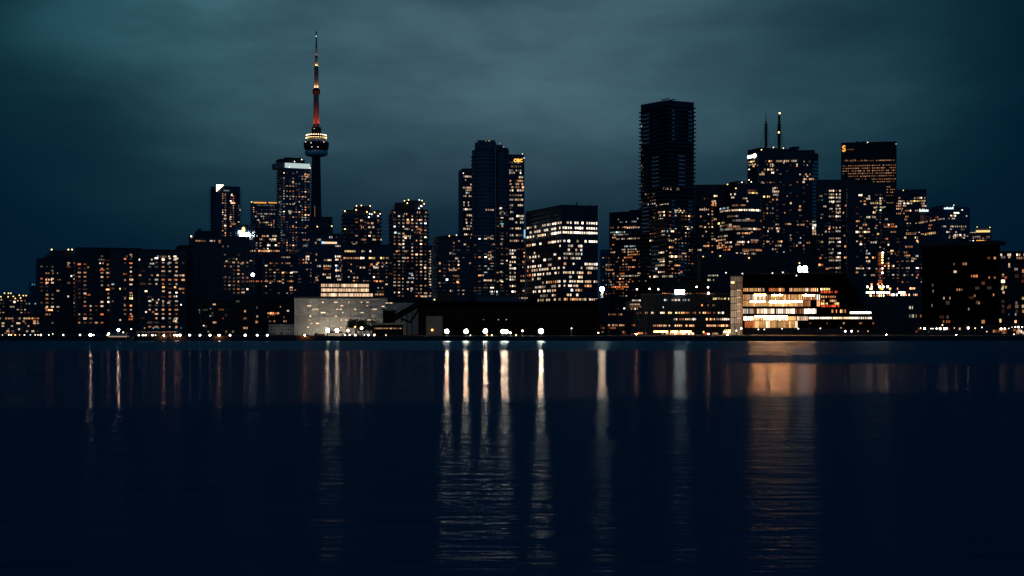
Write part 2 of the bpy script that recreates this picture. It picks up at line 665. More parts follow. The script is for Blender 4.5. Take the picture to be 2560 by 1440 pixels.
b = B('apartment_tower', 'brightly speckled apartment block with a pale light line under its roof', 'apartment tower', 349, 466, 627, 1050, 'res', group=APT, a=3)
b.block(352, 440, 623.5, 627.2, 3, 20)
b.res(345, 463, 640, 822, .24, cw=.9, bw=4.2)
b.strip("""641 385-418:c.4 418-427:n2.4 433-442:w2.4
649 345-352:n2.4 377-382:c1.4 404-412:n9 433-442:w1.4
659 374-386:c1.6 418-424:c1
688 346-354:o1.4 376-384:o.9 390-398:w1 434-442:w.8 448-462:o1.8
699 447-461:o1 433-442:o1.4
718 433-442:o2.4 405-412:d2
722 447-461:o1.6
728 361-369:n2.4 405-412:w2.2
741 433-444:n1.4 421-429:d.6
749 378-385:n3 393-400:n2.4
757 390-395:n2 418-425:n2.2 405-411:o1
762 449-456:n3
780 362-368:w1.4 379-386:d1.2
798 433-444:n1.6
803 432-442:w1.6
820 359-364:y.8 381-386:b.8 392-400:t.6 437-442:t.7 450-455:t.6""", 4.6, 6.5, 'w', 1.2, .95)
b.done()

b = B('apartment_slab', 'windowless dark slab block at the right end of the wide left blocks', 'apartment block', 444, 482, 617, 1100, 'dark', group=APT, a=2)
b.block(452, 474, 612.5, 617.2, 3, 12)
b.done()

b = B('apartment_tower', 'dark broad tower below the spire with one orange window row at its top', 'apartment tower', 477, 624, 591, 1180, 'res', group=APT, a=4)
b.block(490, 544, 577, 591.2, 3, 22)
b.block(495, 503, 572, 577.2, 5, 6, 'roof_vent')
b.lamp(478, 591, .9, 'w', 7)
b.strip("602 488-515:o.8 516-540:w1.3 545-553:o1.2\n606 546-552:d.7\n616 555-560:n.9 568-572:n.7", 4.2, 7, 'o', .9, .9)
b.res(555, 600, 622, 735, .18)
b.res(563, 622, 640, 735, .22, 'warm')
b.strip("653 563-570:w1.4\n648 589-594:y1.6\n656 580-586:w1\n659 600-608:w1.2\n692 562-570:o1.6\n695 583-588:w1.6\n731 603-612:w1.4\n666 574-580:o.8", 4.5, 5, 'w', 1.2)
b.done()

b = B('angled_tower', 'tower with a slanted white lit panel on its upper left corner', 'apartment tower', 540, 600, 466, 1950, 'blue', group=APT, a=14, d=30)
b.shape([(541, 462), (559, 462), (541, 479)], 'n', 6, 'lit_crown_panel')
b.bar(559, 573, 475, 478, 'c', .16, 'crown_light_strip')
b.slabs(468, 640, 1.2, 3.4, .3, side=3.2)
b.res(552, 566, 484, 590, .55, 'warm')
b.res(571, 585, 484, 590, .5, 'warm')
b.res(592, 600, 500, 590, .25)
b.strip("487 560-566:o.8 576-583:w1.6\n507 577-588:o1.2\n538 560-566:n2\n547 559-566:w2 572-578:w1.6\n560 577-590:o1.3\n525 598-602:n2\n564 560-566:n2", 5, 5, 'w', 1.2)
b.done()

b = B('insurance_tower', 'blue grey office block with a gold emblem over white sign letters', 'office building', 588, 640, 563, 1750, 'blue', group=OFF, a=6)
b.text('Sun Life', 599, 626, 582, 592, 'k', 60)
b.shape(disc(608.5, 575, 4.2, 7.5), 'y', 2.6, 'sign_emblem')
b.bar(596, 603, 578, 583, 'k', 20, 'sign_bracket_light')
b.strip("597 618-632:n.9\n613 598-606:n.6\n628 624-634:o1\n657 636-640:n1", 4, 5, 'n', 1)
b.res(600, 636, 600, 735, .12)
b.bar(629, 636, 684, 690, 'c', 9, 'round_lamp')
b.done()

b = B('hotel_tower', 'dark tower whose flat roof edge is lit orange, left of the white crowned tower', 'tower', 631, 694, 508, 2100, 'blue', group=OFF, a=5)
b.bar(634, 666, 505, 508.5, 'g', .9, 'crown_light_strip')
b.bar(671, 692, 505.5, 508.5, 'g', .9, 'crown_light_strip')
b.lamp(629, 505, 1.1, 'y', 4)
b.strip("513 642-692:c.2\n524 650-656:n.4 676-692:c.3\n534 636-692:n.5\n541 638-644:n.6 653-660:n1.2\n546 653-660:w1.6\n550 642-648:n1.2\n556 648-654:n1.6 656-672:w1", 3.2, 4, 'n', .5, .85)
b.res(634, 692, 512, 580, .12)
b.done()

b = B('office_block', 'office block with bands of orange windows below the orange roofed tower', 'office building', 637, 702, 572, 1600, 'off', group=OFF, a=5)
b.strip("""590 640-664:o1.2 666-672:n1.2 680-692:w1.6
598 648-656:o.7 673-690:w1.6
601 676-692:n1
613 638-644:w.6 655-660:w1.6 668-676:n2 684-692:n2.4
627 628-640:n1 640-660:o1.6 660-700:o1.3""", 4.6, 5, 'o', 1., .92)
b.res(640, 700, 600, 640, .15)
b.done()

b = B('office_block', 'black office block with thin rows of reddish lights under the white crowned tower', 'office building', 660, 744, 635, 1320, 'off', group=OFF, a=3)
b.strip("""643 702-726:w.5
658 674-696:o.9 703-726:o.8
674 672-698:o.7
680 730-744:n.6 706-714:n.5
703 622-656:d.9 662-705:o.7 718-734:o.8
719 724-732:w2
725 724-740:o1""", 3.8, 4.5, 'o', .8, .85)
b.res(664, 742, 660, 735, .12)
b.done()

b = B('condominium_tower', 'tall blue glass tower with a white lit crown just left of the spire', 'apartment tower', 693, 775, 421, 1750, 'resb', xc=706, a=16, group=APT)
b.bar(692.5, 712, 408.5, 420.5, 'k', .55, 'crown_light_band', out=.2, th=1.)
b.bar(712.6, 775, 408.5, 420.5, 'k', .6, 'crown_light_band', out=.2, th=1.)
b.block(694, 774, 408, 421.2, .4, 26, 'crown', 'conc')
b.block(700, 762, 398, 408.2, 6, 18)
b.block(714, 756, 394, 398.2, 8, 10, 'roof_frame', 'black')
for x, y in ((701, 400), (723, 418), (754, 399), (775, 420), (736, 404)):
    b.lamp(x, y, .9, 'n', 4)
b.slabs(424, 640, 1.3, 3.15, .28, side=2.4)
b.res(697, 705, 425, 720, .14)
b.res(706, 774, 430, 640, .27, cw=.9)
b.res(706, 716, 430, 560, .35, 'warm')
b.res(762, 774, 425, 560, .35)
b.res(716, 745, 600, 720, .25)
b.strip("437 760-774:o1.2\n442 765-774:o1.2\n430 741-744:w1\n455 730-735:w1.4\n475 737-745:w1\n491 755-760:o2\n508 735-738:t1.5\n528 720-730:n1.6\n533 722-728:w2\n565 730-735:o2\n565 764-770:o1.6\n515 750-754:n1", 4.4, 4, 'w', 1.1)
b.done()

b = B('office_block', 'dark flat block half hidden behind the shaft of the spire tower', 'office building', 774, 831, 543, 1950, 'off', group=OFF, a=3)
b.block(774, 831.5, 571, 640, -3, 4, 'lower_block', 'off')
b.lamp(793, 567, 1.1, 'y', 5, 4)
b.lamp(829, 566, 1.1, 'y', 5, 4)
b.done()

b = B('condominium_tower', 'blue condominium with stacks of lit rooms in front of the spire base', 'apartment tower', 744, 838, 587, 1400, 'resb', group=APT, a=4)
b.bar(808, 842, 605, 609, 'w', 1.6, 'light_strip')
b.bar(804, 809, 604, 609, 'b', 2, 'light_strip')
b.strip("""599 756-774:o1 787-802:w1.5
607 787-797:o1.2
593 822-832:n1 838-844:o1
614 757-770:c.7
628 788-794:o.8
636 788-794:o.6
641 760-773:o2.2
648 758-774:w3
656 762-772:o1
650 788-796:o.9 809-815:w.8 816-829:w1.8
665 782-802:n.9
665 808-828:w.8
672 808-826:d.9
686 806-816:w1 820-828:o.6
694 788-794:o1 816-828:w1.4
700 788-796:w1""", 5, 5, 'w', 1., .9)
b.res(748, 800, 600, 710, .12)
b.slabs(590, 705, .6, 3.2, .25, side=.5)
b.done()

b = B('condominium_tower', 'narrow navy tower between the spire and the twin balcony towers', 'apartment tower', 826, 866, 586, 1600, 'blue', group=APT, a=3)
b.strip("615 838-852:n1\n641 836-856:n3\n649 838-856:w2\n664 838-846:c1.4\n676 838-854:n1.3\n690 838-850:c.8\n699 842-852:n2", 4.6, 5, 'n', 1.4)
b.res(837, 858, 650, 706, .3)
b.done()

b = B('balcony_tower', 'left of two dark balcony towers with lamps around its stepped roof', 'apartment tower', 864, 951, 527, 1330, 'res', group=APT, a=5)
b.block(888, 926, 515, 527.2, 5, 16)
for x, y, h in ((862, 528, 'y'), (891, 515, 'y'), (903, 514, 'y'), (925, 515, 'y'), (890, 525, 'y'), (917, 530, 'y'), (936, 531, 'y'), (950, 535, 'w'), (924, 535, 'c'), (929, 536, 'c'), (945, 540, 'c'), (922, 543, 'k')):
    b.lamp(x, y, .8, h, 5, 1.4)
b.lamp(862, 573, .9, 'y', 4, 2.2)
b.slabs(534, 614, 1.5, 3.6, .35, side=2.2)
b.strip("551 900-908:o1.2 943-948:o.8\n558 918-924:o1 927-934:w1.2\n568 902-910:o1.3 920-926:w1.4 930-942:n.9\n581 925-929:w1.6\n599 902-916:o1 927-940:w1.6\n599 950-955:w1.4\n611 881-890:w1.2", 4.6, 5, 'w', 1.2)
b.res(880, 948, 540, 612, .22)
b.done()

b = B('office_block', 'broad dark podium block with rows of warm windows under the left balcony tower', 'office building', 856, 982, 613, 1260, 'off', group=OFF, a=3)
b.strip("""628 861-895:y1.4 903-912:w1.2 916-929:n3
645 858-898:o1.2 900-912:w1.6 922-944:y2 950-962:y2.6 964-972:o.8
661 876-880:o.6 920-932:d1.4 934-945:w1.4 958-962:o1
669 876-880:w.6 898-905:n1.8 906-914:o1 933-947:n1.8 955-962:w1
678 875-880:n.6 890-896:n.9
694 883-888:w.8 891-896:o1.2
703 882-888:d.6 902-922:w.8 934-945:d1.5 948-960:o1""", 5, 5.4, 'w', 1.2, .92)
b.res(862, 975, 655, 710, .15)
b.res(930, 978, 640, 750, .06)
b.strip("727 930-937:d1.4\n736 925-946:w.7 948-960:o1.6", 5, 6, 'o', 1.2)
b.done()

b = B('balcony_tower', 'right and taller of two dark balcony towers with lamps on its roof', 'apartment tower', 981, 1069, 526, 1300, 'res', group=APT, a=4)
b.block(988, 1058, 507, 526.2, 3, 24)
b.block(1010, 1056, 501, 507.2, 6, 14, 'lift_house')
for x, y, h in ((1011, 502, 'y'), (1021, 500, 'y'), (1018, 508, 'y'), (1055, 502, 'y'), (1048, 500, 'k'), (1060, 510, 'y'), (1052, 515, 'c'), (1047, 521, 'c'), (1054, 516, 'c')):
    b.lamp(x, y, .8, h, 4, 1.2)
b.slabs(530, 640, 1.5, 3.2, .35, side=2.2)
b.strip("""531 984-988:d1 1041-1046:n3 1046-1052:o1.5 1062-1068:o1
535 1009-1024:o1.4
550 1042-1052:o1
554 1011-1025:w1.2
572 1011-1025:w1.2 1041-1054:o1.2
581 985-992:c1.4 1035-1052:o.7
590 1008-1033:w2
595 1011-1028:w1.6
611 998-1006:w1.4
628 984-995:w2 1010-1018:o1.2
622 1060-1068:o1.6
645 984-990:w1.6 1010-1016:w1
669 1060-1068:o2.2
684 1022-1033:c1.4
695 1020-1036:c1
721 1026-1032:w1.2
727 1026-1030:n1.2
733 1045-1049:n1.2 1060-1068:o1.4
741 1048-1068:o1.2""", 4.6, 5, 'w', 1.1, .95)
b.res(984, 1068, 535, 745, .24, cw=.8)
b.done()

b = B('condominium_tower', 'thin slab edge with dotted white windows at the right balcony tower', 'apartment tower', 1068, 1081, 615, 1420, 'resb', group=APT, a=2, d=24)
b.strip('\n'.join(f"{y} 1072-1078:{'n.9' if i % 3 else 'w1.3'}" for i, y in enumerate(range(628, 745, 7))), 4, 4, 'n', .8, .8)
b.done()

b = B('condominium_tower', 'dark block standing left of the tall blue central tower', 'apartment tower', 1093, 1176, 593, 1230, 'res', group=APT, a=6)
b.block(1110, 1150, 588.5, 593.2, 4, 18)
b.slabs(598, 735, .8, 3.2, .25, side=1.)
b.lamp(1123, 590, .8, 'y', 2.4)
b.lamp(1141, 588, .8, 'n', 2.4)
b.strip("603 1145-1150:w1.2\n611 1159-1165:w1\n633 1123-1134:n.9\n646 1138-1146:n1.4\n658 1097-1102:o1 1172-1178:o1.2\n675 1122-1142:o1.2\n678 1097-1102:o1\n690 1137-1148:o1.2\n699 1114-1121:c5\n705 1141-1147:o1.6\n716 1098-1103:o1\n711 1170-1176:w1.2\n727 1124-1132:n1.2", 5, 5, 'w', 1.1, .95)
b.res(1096, 1176, 600, 742, .2)
b.done()

b = B('office_tower', 'brightly lit office tower on the left flank of the tall blue central tower', 'office tower', 1157, 1206, 428, 1960, 'off', group=OFF, a=10, roofz=(428, 421, 421, 428))
b.lamp(1158, 433, 1.0, 'n', 3, .8)
b.strip("""441 1158-1184:w1
450 1158-1166:w.8
461 1176-1183:w1.2
469 1157-1164:w1.4 1166-1183:w.8
475 1158-1184:w1.2
482 1164-1174:c.8
490 1158-1184:w1
506 1158-1162:w1.6 1169-1173:w1
513 1158-1162:w1.2 1169-1174:w1
523 1158-1184:n1.1
530 1170-1184:w.8
538 1166-1182:w1
549 1163-1168:w1.2 1177-1182:w1
557 1164-1169:w1.2 1176-1183:w.9
565 1166-1184:w.9
572 1158-1184:w1.1
586 1160-1190:w1""", 5, 4.6, 'w', 1.1, .92)
b.res(1158, 1184, 590, 600, .3)
b.done()

b = B('bank_tower', 'office tower with an orange bank sign on the right flank of the central tower', 'office tower', 1236, 1311, 388, 1900, 'off', group=OFF, a=4, roofz=(392, 386, 386, 392))
b.text('CIBC', 1284.5, 1306, 397, 405, 'g', 2.6)
b.lamp(1306, 385, .9, 'n', 2.5, .8)
b.lamp(1310, 395, .9, 'n', 3, .8)
b.strip("""406 1272-1304:n.16
416 1272-1304:n.24
426 1272-1304:n.4
432 1272-1304:n.9
443 1291-1308:w1
452 1274-1282:o.9 1288-1308:o.8
460 1273-1280:o1.2 1288-1308:w1
468 1272-1284:w1.4 1288-1310:o1.3
476 1274-1284:w1 1292-1310:n1.4
488 1273-1310:w.3
499 1272-1308:w1
513 1273-1283:n.7 1294-1308:n1.2
520 1274-1283:n.8
530 1275-1284:n.9
540 1291-1310:n1.6
547 1272-1284:n1 1300-1308:w.8
556 1288-1310:n1.4
571 1274-1308:w.8
588 1274-1310:w.7
602 1274-1308:w1""", 5.4, 5.2, 'n', 1., .9)
b.shape([(1309.5, 574), (1313.5, 574), (1313.5, 595), (1309.5, 595)], 'b', .9, 'blue_light_panel')
b.done()

b = B('office_block', 'mid height block with a bright column of windows right of the central tower', 'office building', 1262, 1312, 610, 1500, 'off', group=OFF, a=3)
b.strip('\n'.join(f"{y} 1273-1290:{c}" for y, c in ((626, 'n1.2'), (634, 'n1.4'), (643, 'n2'), (655, 'w2'), (663, 'n2'), (671, 'n1.2'), (682, 'n2.2'), (692, 'w1.3'), (699, 'n1.4'), (715, 'w1.2'), (729, 'n2.4'), (741, 'n1.2'), (751, 'o1.2'))) +
        "\n632 1307-1314:o1.2\n641 1307-1314:o1.4\n655 1306-1312:d1.3\n690 1300-1312:o1\n702 1300-1312:w1\n727 1300-1312:o.8\n746 1300-1316:o2", 5, 5, 'n', 1.4, .9)
b.res(1290, 1312, 615, 750, .15, 'warm')
b.done()

b = B('glass_tower', 'tall dark blue central tower with banded balconies and a curved crown', 'apartment tower', 1180, 1272, 376, 1480, 'blue', group=APT,
      front=[(1180, 10), (1184, 4), (1192, 0), (1206, -3), (1222, -3), (1238, 0), (1240.5, 4), (1248, 2), (1262, 4), (1272, 9)], d=34)
b.block(1187, 1240, 356, 376.2, 2, 24, 'crown', 'blue')
b.block(1194, 1238, 350.5, 356.2, 5, 14, 'upper_crown', 'blue')
b.block(1240.5, 1258, 362, 376.2, 4, 20, 'side_crown', 'blue')
b.block(1258, 1271, 368, 376.2, 5, 20, 'side_crown', 'blue')
for x, y, h in ((1215, 351, 'o'), (1221, 351, 'o'), (1228, 351, 'n'), (1262, 366, 'n'), (1245, 357, 'o')):
    b.lamp(x, y, .5, h, 1.5, -4)
b.block(1239.6, 1241.4, 370, 750, -1.4, 1.2, 'pale_fin', 'steel')
b.block(1246, 1247.4, 380, 750, -1., 1.2, 'pale_fin', 'steel')
b.slabs(382, 742, 1.2, 3.9, .5, side=1.0, mat='slab')
b.strip("""521 1249-1255:n2.4
524 1213-1235:w1.6
533 1248-1264:w1.2
553 1244-1256:o1
565 1244-1258:w1.4
594 1218-1228:w.9
610 1232-1242:w1 1250-1256:w1
615 1199-1203:w1
630 1220-1228:o1.6
638 1218-1230:w1
647 1221-1230:n2
657 1250-1256:o1
672 1219-1224:w1
680 1249-1256:w1.2
688 1202-1210:w1.2
701 1209-1240:w1.5 1248-1256:w1
713 1250-1256:o1.2
729 1224-1232:n2 1234-1250:k2.2""", 4.8, 5, 'w', 1.1, .95)
b.shape([(1229, 732), (1250, 732), (1250, 741), (1229, 741)], 'k', .35, 'entrance_canopy')
b.res(1183, 1238, 585, 735, .16)
b.res(1244, 1270, 520, 735, .16)
b.done()

b = B('corner_office', 'wide office block with a dark top and many rows of bright windows', 'office building', 1314, 1494.5, 514, 1360, 'off', xc=1405, a=24, group=OFF)
b.block(1442, 1444, 505, 514, 4, 1.2, 'roof_mast', 'black')
for x in (1476, 1490):
    b.block(x, x + 2, 511, 517, 6, 1, 'roof_mast', 'black')
b.strip("""556 1317-1348:w.7 1355-1365:w.6 1368-1378:n1 1380-1392:n1.4 1394-1405:w1 1407-1422:w.5 1424-1494:n2
569 1324-1352:w.9 1360-1371:n1 1378-1391:n.9 1393-1402:w.7 1406-1418:n1.4 1419-1494:n2.2
580.6 1316-1330:n1.6 1331-1342:n1.5 1344-1366:w1.1 1378-1392:n1.5 1394-1404:n1.5 1406-1494:n2.4
602 1316-1328:o.8 1330-1340:n1.2 1343-1354:n1.8 1370-1378:w.4 1379-1391:n1.2 1393-1404:n1.6 1407-1415:n1.4 1419-1425:n3 1441-1447:o1 1461-1494:n1.8
614 1397-1404:n.8 1420-1433:n.5 1445-1456:n1.2
624 1334-1339:n.9 1419-1425:n.8 1431-1435:n1 1437-1444:w.35 1450-1456:n1.2
634 1323-1328:n1.4 1331-1342:n.9 1344-1350:n1.3 1384-1391:n.6 1396-1402:n1.2 1408-1434:n.4 1438-1450:n.6 1452-1456:c1
645 1331-1335:n.9 1358-1366:n1.4 1370-1380:c.2 1396-1402:n1 1408-1436:n.4 1439-1452:n.5
659 1318-1330:w.6 1330-1341:n1.2 1344-1354:n1.6 1361-1366:b1 1370-1379:w.5 1409-1422:o.5 1430-1438:w2 1461-1494:n1.4
669 1317-1326:d.6 1328-1345:w.7 1347-1372:w.6 1378-1390:n.5 1394-1400:n1 1407-1412:n.9 1452-1456:n.9 1465-1494:n.4
681 1316-1328:d.8 1330-1340:n1 1343-1354:n1.6 1356-1362:w1 1366-1378:n.8 1381-1392:w1.6 1394-1400:w.6 1407-1428:w.8 1430-1452:n2 1453-1474:o1.2 1475-1484:w1.2
692 1330-1334:w.8 1343-1352:n.6 1422-1430:n.8 1445-1458:w1.4
703 1355-1370:n.5 1370-1392:o.7 1393-1402:n.6 1408-1422:c.9 1423-1440:w1.2 1442-1458:w1.6 1462-1494:w.8
714 1337-1365:n.35 1378-1390:n.5 1396-1402:n.6 1408-1414:w.8 1420-1430:n1.2 1433-1446:w.7 1460-1480:o.6
725 1332-1341:n1.8 1345-1353:n1.5 1357-1365:n1.6 1368-1378:n1.3 1379-1391:o.9 1426-1433:c1.6 1438-1456:o.8
737 1350-1370:n.25 1380-1390:w.5 1410-1430:w.9 1440-1446:w.8 1466-1472:n.5
748 1343-1376:w.6 1380-1390:w.7 1396-1408:n.6 1410-1420:o1 1424-1446:o.8 1447-1466:w.6 1472-1494:w.9""", 6.4, 5.8, 'n', 1.1, .95, xref=1405, var=.45)
b.done(gain=1.)

b = B('office_block', 'low set back tower in the gap right of the wide bright office block', 'office building', 1504, 1527, 626, 2000, 'resb', group=OFF, a=4)
b.slabs(630, 700, .6, 4, .4, side=.8)
b.res(1506, 1527, 640, 735, .3)
b.done()

b = B('office_tower', 'office tower with reddish window rows left of the tall dark balcony tower', 'office tower', 1523, 1610, 529, 1560, 'off', group=OFF, xc=1610, a=62, d=30)
b.block(1573, 1612, 524, 529.5, 3, 20)
b.strip("""548 1544-1548:o.8 1592-1597:n1
555 1549-1568:c.5 1574-1592:k.8
568 1525-1535:o1 1539-1548:o.9 1554-1570:o1.2 1572-1596:d.7
570 1562-1600:w.9
580 1525-1564:k.7
586 1534-1572:n.6
593 1525-1545:o1.6
597 1540-1600:w.7
611 1530-1536:d1
616 1560-1594:k.6
621 1525-1536:w.9
624 1554-1592:n.7
630 1526-1538:w.8 1555-1600:o1
637 1569-1600:o1
644 1545-1548:o.5 1560-1582:d.9
651 1547-1560:o1.1 1576-1590:o1
661 1514-1525:n.9 1525-1535:o.7
668 1559-1588:d1.8
674 1515-1534:o1 1570-1578:d1
684 1525-1536:o.7 1548-1562:d.7 1594-1602:n1.2
690 1542-1600:n.8
699 1567-1578:d1.6 1520-1526:w.6
705 1540-1560:d.9 1570-1575:d1
711 1525-1536:n.6 1548-1555:n.9
717 1528-1572:d1.3
722 1535-1560:d.9""", 4, 4.6, 'o', .9, .9, xref=1560)
b.res(1524, 1600, 640, 740, .14, 'warm')
b.done()

# the tall dark balcony tower: floor slabs that swell and shrink from floor to floor
b = B('balcony_tower', 'tallest dark residential tower on the right with toothed balcony edges', 'apartment tower', 1602, 1735, 262, 1330, 'res', xc=1668, a=33, group=APT, roofz=(262, 250, 256, 256))
b.block(1640, 1672, 252, 262, 6, 14, 'penthouse')
for x0, x1, y0, y1 in ((1654, 1674, 250, 246), (1667, 1689, 252, 248)):
    p0, p1 = W(x0, y0, 1336), W(x1, y1, 1336)
    bm = bmesh.new()
    add_tube(bm, p0 - b.loc, p1 - b.loc, .5, .5, 6)
    mesh_obj('roof_crane_arm', bm, M['black'], b.o)
rr = random.Random(5)
nfl = int((b.ztop - b.z0) / 3.75)
for k in range(nfl):
    z = (k + 1) * 3.75
    pts, pale = [], []
    for i in range(4):
        p0, p1 = Vector(b.fp[i]), Vector(b.fp[(i + 1) % 4])
        nrm = Vector(((p1 - p0).y, -(p1 - p0).x)).normalized()
        for q in range(8 if i < 2 else 1):
            s = q / 8
            ph = k / 11.0
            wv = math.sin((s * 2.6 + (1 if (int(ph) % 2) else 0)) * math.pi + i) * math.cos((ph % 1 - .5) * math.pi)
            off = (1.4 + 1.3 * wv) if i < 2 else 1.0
            corner = p0 + (p1 - p0) * s
            pn = Vector(b.fp[i - 1])
            if q == 0:
                n2 = Vector(((p0 - pn).y, -(p0 - pn).x)).normalized()
                corner = corner + (nrm + n2) * 1.5
            else:
                corner = corner + nrm * off
            pts.append((corner.x - b.loc.x, corner.y - b.loc.y))
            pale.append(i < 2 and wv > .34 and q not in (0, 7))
    bm = prism(pts, z - .2, z + .65)
    bm.faces.ensure_lookup_table()
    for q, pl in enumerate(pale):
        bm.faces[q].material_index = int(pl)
    mesh_obj('balcony_slab', bm, [M['jet'], M['edge']], b.o)
b.res(1604, 1608, 300, 520, .3, bw=3, lo=.2, hi=.5)
b.strip("\n".join(f"{y} 1606-1609:w.35" for y in range(330, 520, 10)), 3, 3, 'w', .4, .7)
b.strip("""472 1657-1661:n.8 1663-1671:w3 1675-1679:w.8 1691-1699:w1
486 1612-1617:o1 1633-1637:w1
515 1639-1672:w2
525 1686-1712:w1.8
531 1645-1652:w1 1653-1663:w2 1673-1678:o1
539 1648-1654:w1.2 1654-1663:w2 1672-1677:d1
546 1645-1663:w2 1674-1678:o.8 1633-1637:n1
563 1674-1678:d1.2
567 1717-1732:w2
573 1717-1725:w1.6 1673-1678:o1
578 1654-1663:w1.8 1677-1685:w1.6 1667-1670:b1.2
586 1654-1662:n3
595 1701-1706:d1
602 1671-1686:w2.2
618 1672-1684:o1.4
626 1664-1670:w1.8 1722-1730:w2
632 1646-1662:w1.6 1673-1678:o1
634 1704-1716:o1.4
641 1672-1692:w2.2 1692-1706:o1.4
648 1644-1662:w1.2
655 1644-1662:w2.2 1672-1685:w2
664 1638-1662:w1.2 1686-1706:o1.6
672 1638-1644:w1.6 1678-1684:o.8
680 1645-1662:w1.6 1700-1706:d1.4
690 1622-1628:w1.4
692 1630-1642:n6 1642-1682:n.8
704 1613-1620:w1.2""", 5.2, 4.6, 'w', 1.4, .95)
b.res(1616, 1642, 470, 700, .12)
b.res(1672, 1732, 520, 700, .14)
b.done()

b = B('condominium_tower', 'black flat topped block immediately right of the tall dark balcony tower', 'apartment tower', 1738, 1814, 464, 1440, 'res', group=APT, a=3)
b.lamp(1808, 466, .7, 'y', 2)
b.res(1744, 1790, 490, 640, .26, 'warm')
b.strip("490 1784-1794:w2\n503 1779-1790:w1\n508 1780-1792:o1.4\n513 1780-1792:o1.3\n524 1748-1774:w1.3\n541 1750-1754:o1.4\n548 1779-1792:o2\n566 1748-1756:o1\n568 1760-1776:w.8\n579 1763-1772:w1\n590 1754-1760:w1.4\n598 1778-1790:w1.4\n615 1758-1772:o1.2\n625 1743-1754:n1.2", 4.6, 5, 'w', 1.2)
b.done()

b = B('rounded_office', 'rounded office tower with curved bright bands of windows', 'office tower', 1796, 1908, 462, 1380, 'off', group=OFF,
      front=[(1796, 26), (1808, 14), (1822, 6), (1838, 1.5), (1855, 0), (1872, 0), (1888, 2), (1900, 6), (1908, 12)], d=36)
b.block(1842, 1906, 453, 462.2, 4, 22, 'upper_storey', 'off')
for x, y in ((1821, 461), (1855, 456), (1872, 450), (1877, 455), (1840, 471)):
    b.lamp(x, y, .8, 'y' if x < 1850 else 'n', 4, 1)
b.strip("""454 1898-1910:o1.4
482 1866-1894:y2.2
476 1868-1892:d.3
485 1825-1840:n1.6
493 1828-1836:n2.4
496 1856-1868:w1
503 1866-1876:w1.6
513 1826-1864:o.9
518 1799-1822:c.6
525 1800-1812:w.8 1812-1830:w1.2 1830-1846:w2.4 1846-1898:n4 1898-1904:w1.6
540 1818-1848:w.4
548 1864-1874:w.8
554 1790-1800:y1.2 1804-1812:y1.6
566 1818-1850:o.7
569 1800-1806:w1
572 1810-1832:w1 1850-1862:n.8 1862-1892:n3.4 1892-1902:o1.2
580 1896-1902:o1.2 1876-1882:o.6
583 1842-1858:w1.6 1858-1876:o1.8
588 1794-1820:n.5
592 1854-1860:o1.4
597 1790-1815:o1.3
600 1876-1898:n.7
605 1796-1806:o1 1812-1830:n1.4 1842-1862:n2 1864-1878:n1.3 1878-1898:d1
611 1792-1812:o1.2 1838-1860:o1
616 1792-1835:o1.2
614 1886-1892:w1
623 1807-1826:d1.6
627 1856-1876:o1.6
634 1840-1850:w1.2 1850-1864:n2.4 1866-1874:o1.2 1874-1894:n.5
644 1868-1876:y2""", 4.6, 4.4, 'w', 1.1, .95, xref=1868, var=.5)
b.office(1798, 1906, 540, 640, .2, lv=.35)
b.done()

b = B('marble_tower', 'pale banded tower with two roof antennas and a white sign at its corner', 'office tower', 1868.5, 2046, 384, 2350, 'stone', xc=1900, a=34, group=OFF, roofz=(386, 372, 384, 380))
b.block(1903, 1998, 371, 384, 4, 40, 'penthouse')
b.block(1985, 1999, 366, 371.2, 8, 14, 'cooling_unit')
b.text('BMO', 1869.5, 1883, 388.5, 395.5, 'k', 7)
b.shape(disc(1887, 389.5, 4.2, 5.4), 'n', 5, 'sign_roundel')
b.strip("400 1883-1888:o.7\n406 1870-1887:y1.6\n413 1871-1884:w.9\n411 1886-1890:n1\n416 1882-1896:o1.2\n424 1871-1875:w.9", 3.6, 5, 'w', 1.)
for x, y0, y1, rads in ((1915, 371, 282, (2.0, 1.5, .5)), (1948, 371, 281, (2.3, 2.0, 1.8))):
    bm = bmesh.new()
    ya = y0 + (y1 - y0) * .75
    add_tube(bm, W(x, y0, 2375) - b.loc, W(x, ya, 2375) - b.loc, rads[0], rads[1], 8)
    add_tube(bm, W(x, ya, 2375) - b.loc, W(x, y1, 2375) - b.loc, rads[1] * (.5 if x < 1930 else .95), rads[2], 8)
    for k in range(9):
        yy = y0 - 10 - k * 6
        c = W(x, yy, 2375) - b.loc
        add_box(bm, c, (rads[0] * 3., rads[0] * 3., .8))
    an = mesh_obj('antenna', bm, M['black'], b.o)
    for yy in ((283, 331) if x > 1930 else ()):
        o = bpy.data.objects.new('warning_lamp', ball_mesh(em('y', 6)))
        o.parent = an
        o.location = W(x + (1 if yy < 300 else -1), yy, 2372) - b.loc
        o.scale = (1.3, 1.3, 1.3)
        COL.objects.link(o)
    for dx in (-16, 14):
        bm = bmesh.new()
        add_tube(bm, W(x, y0 - 62, 2375) - b.loc, W(x + dx, 372, 2375) - b.loc, .22, .22, 4)
        mesh_obj('guy_wire', bm, M['black'], b.o)
for x, y in ((1901, 375), (1931, 369), (1956, 371)):
    b.lamp(x, y, 1.2, 'y', 5, 3)
for k, y in enumerate(range(402, 560, 9)):                 # pale spandrel bands on the right return
    b.shape([(2031, y), (2045.5, y), (2045.5, y + 5.5), (2031, y + 5.5)], 'b', 0, 'spandrel_band', mat=M['white'])
b.strip("555 2029-2046:n2\n563 2029-2049:n3\n570 2029-2046:n2.2\n577 2029-2045:w.9\n584 2029-2044:w1.2", 5.5, 6, 'n', 1.8, 1, gap=.98)
b.done()

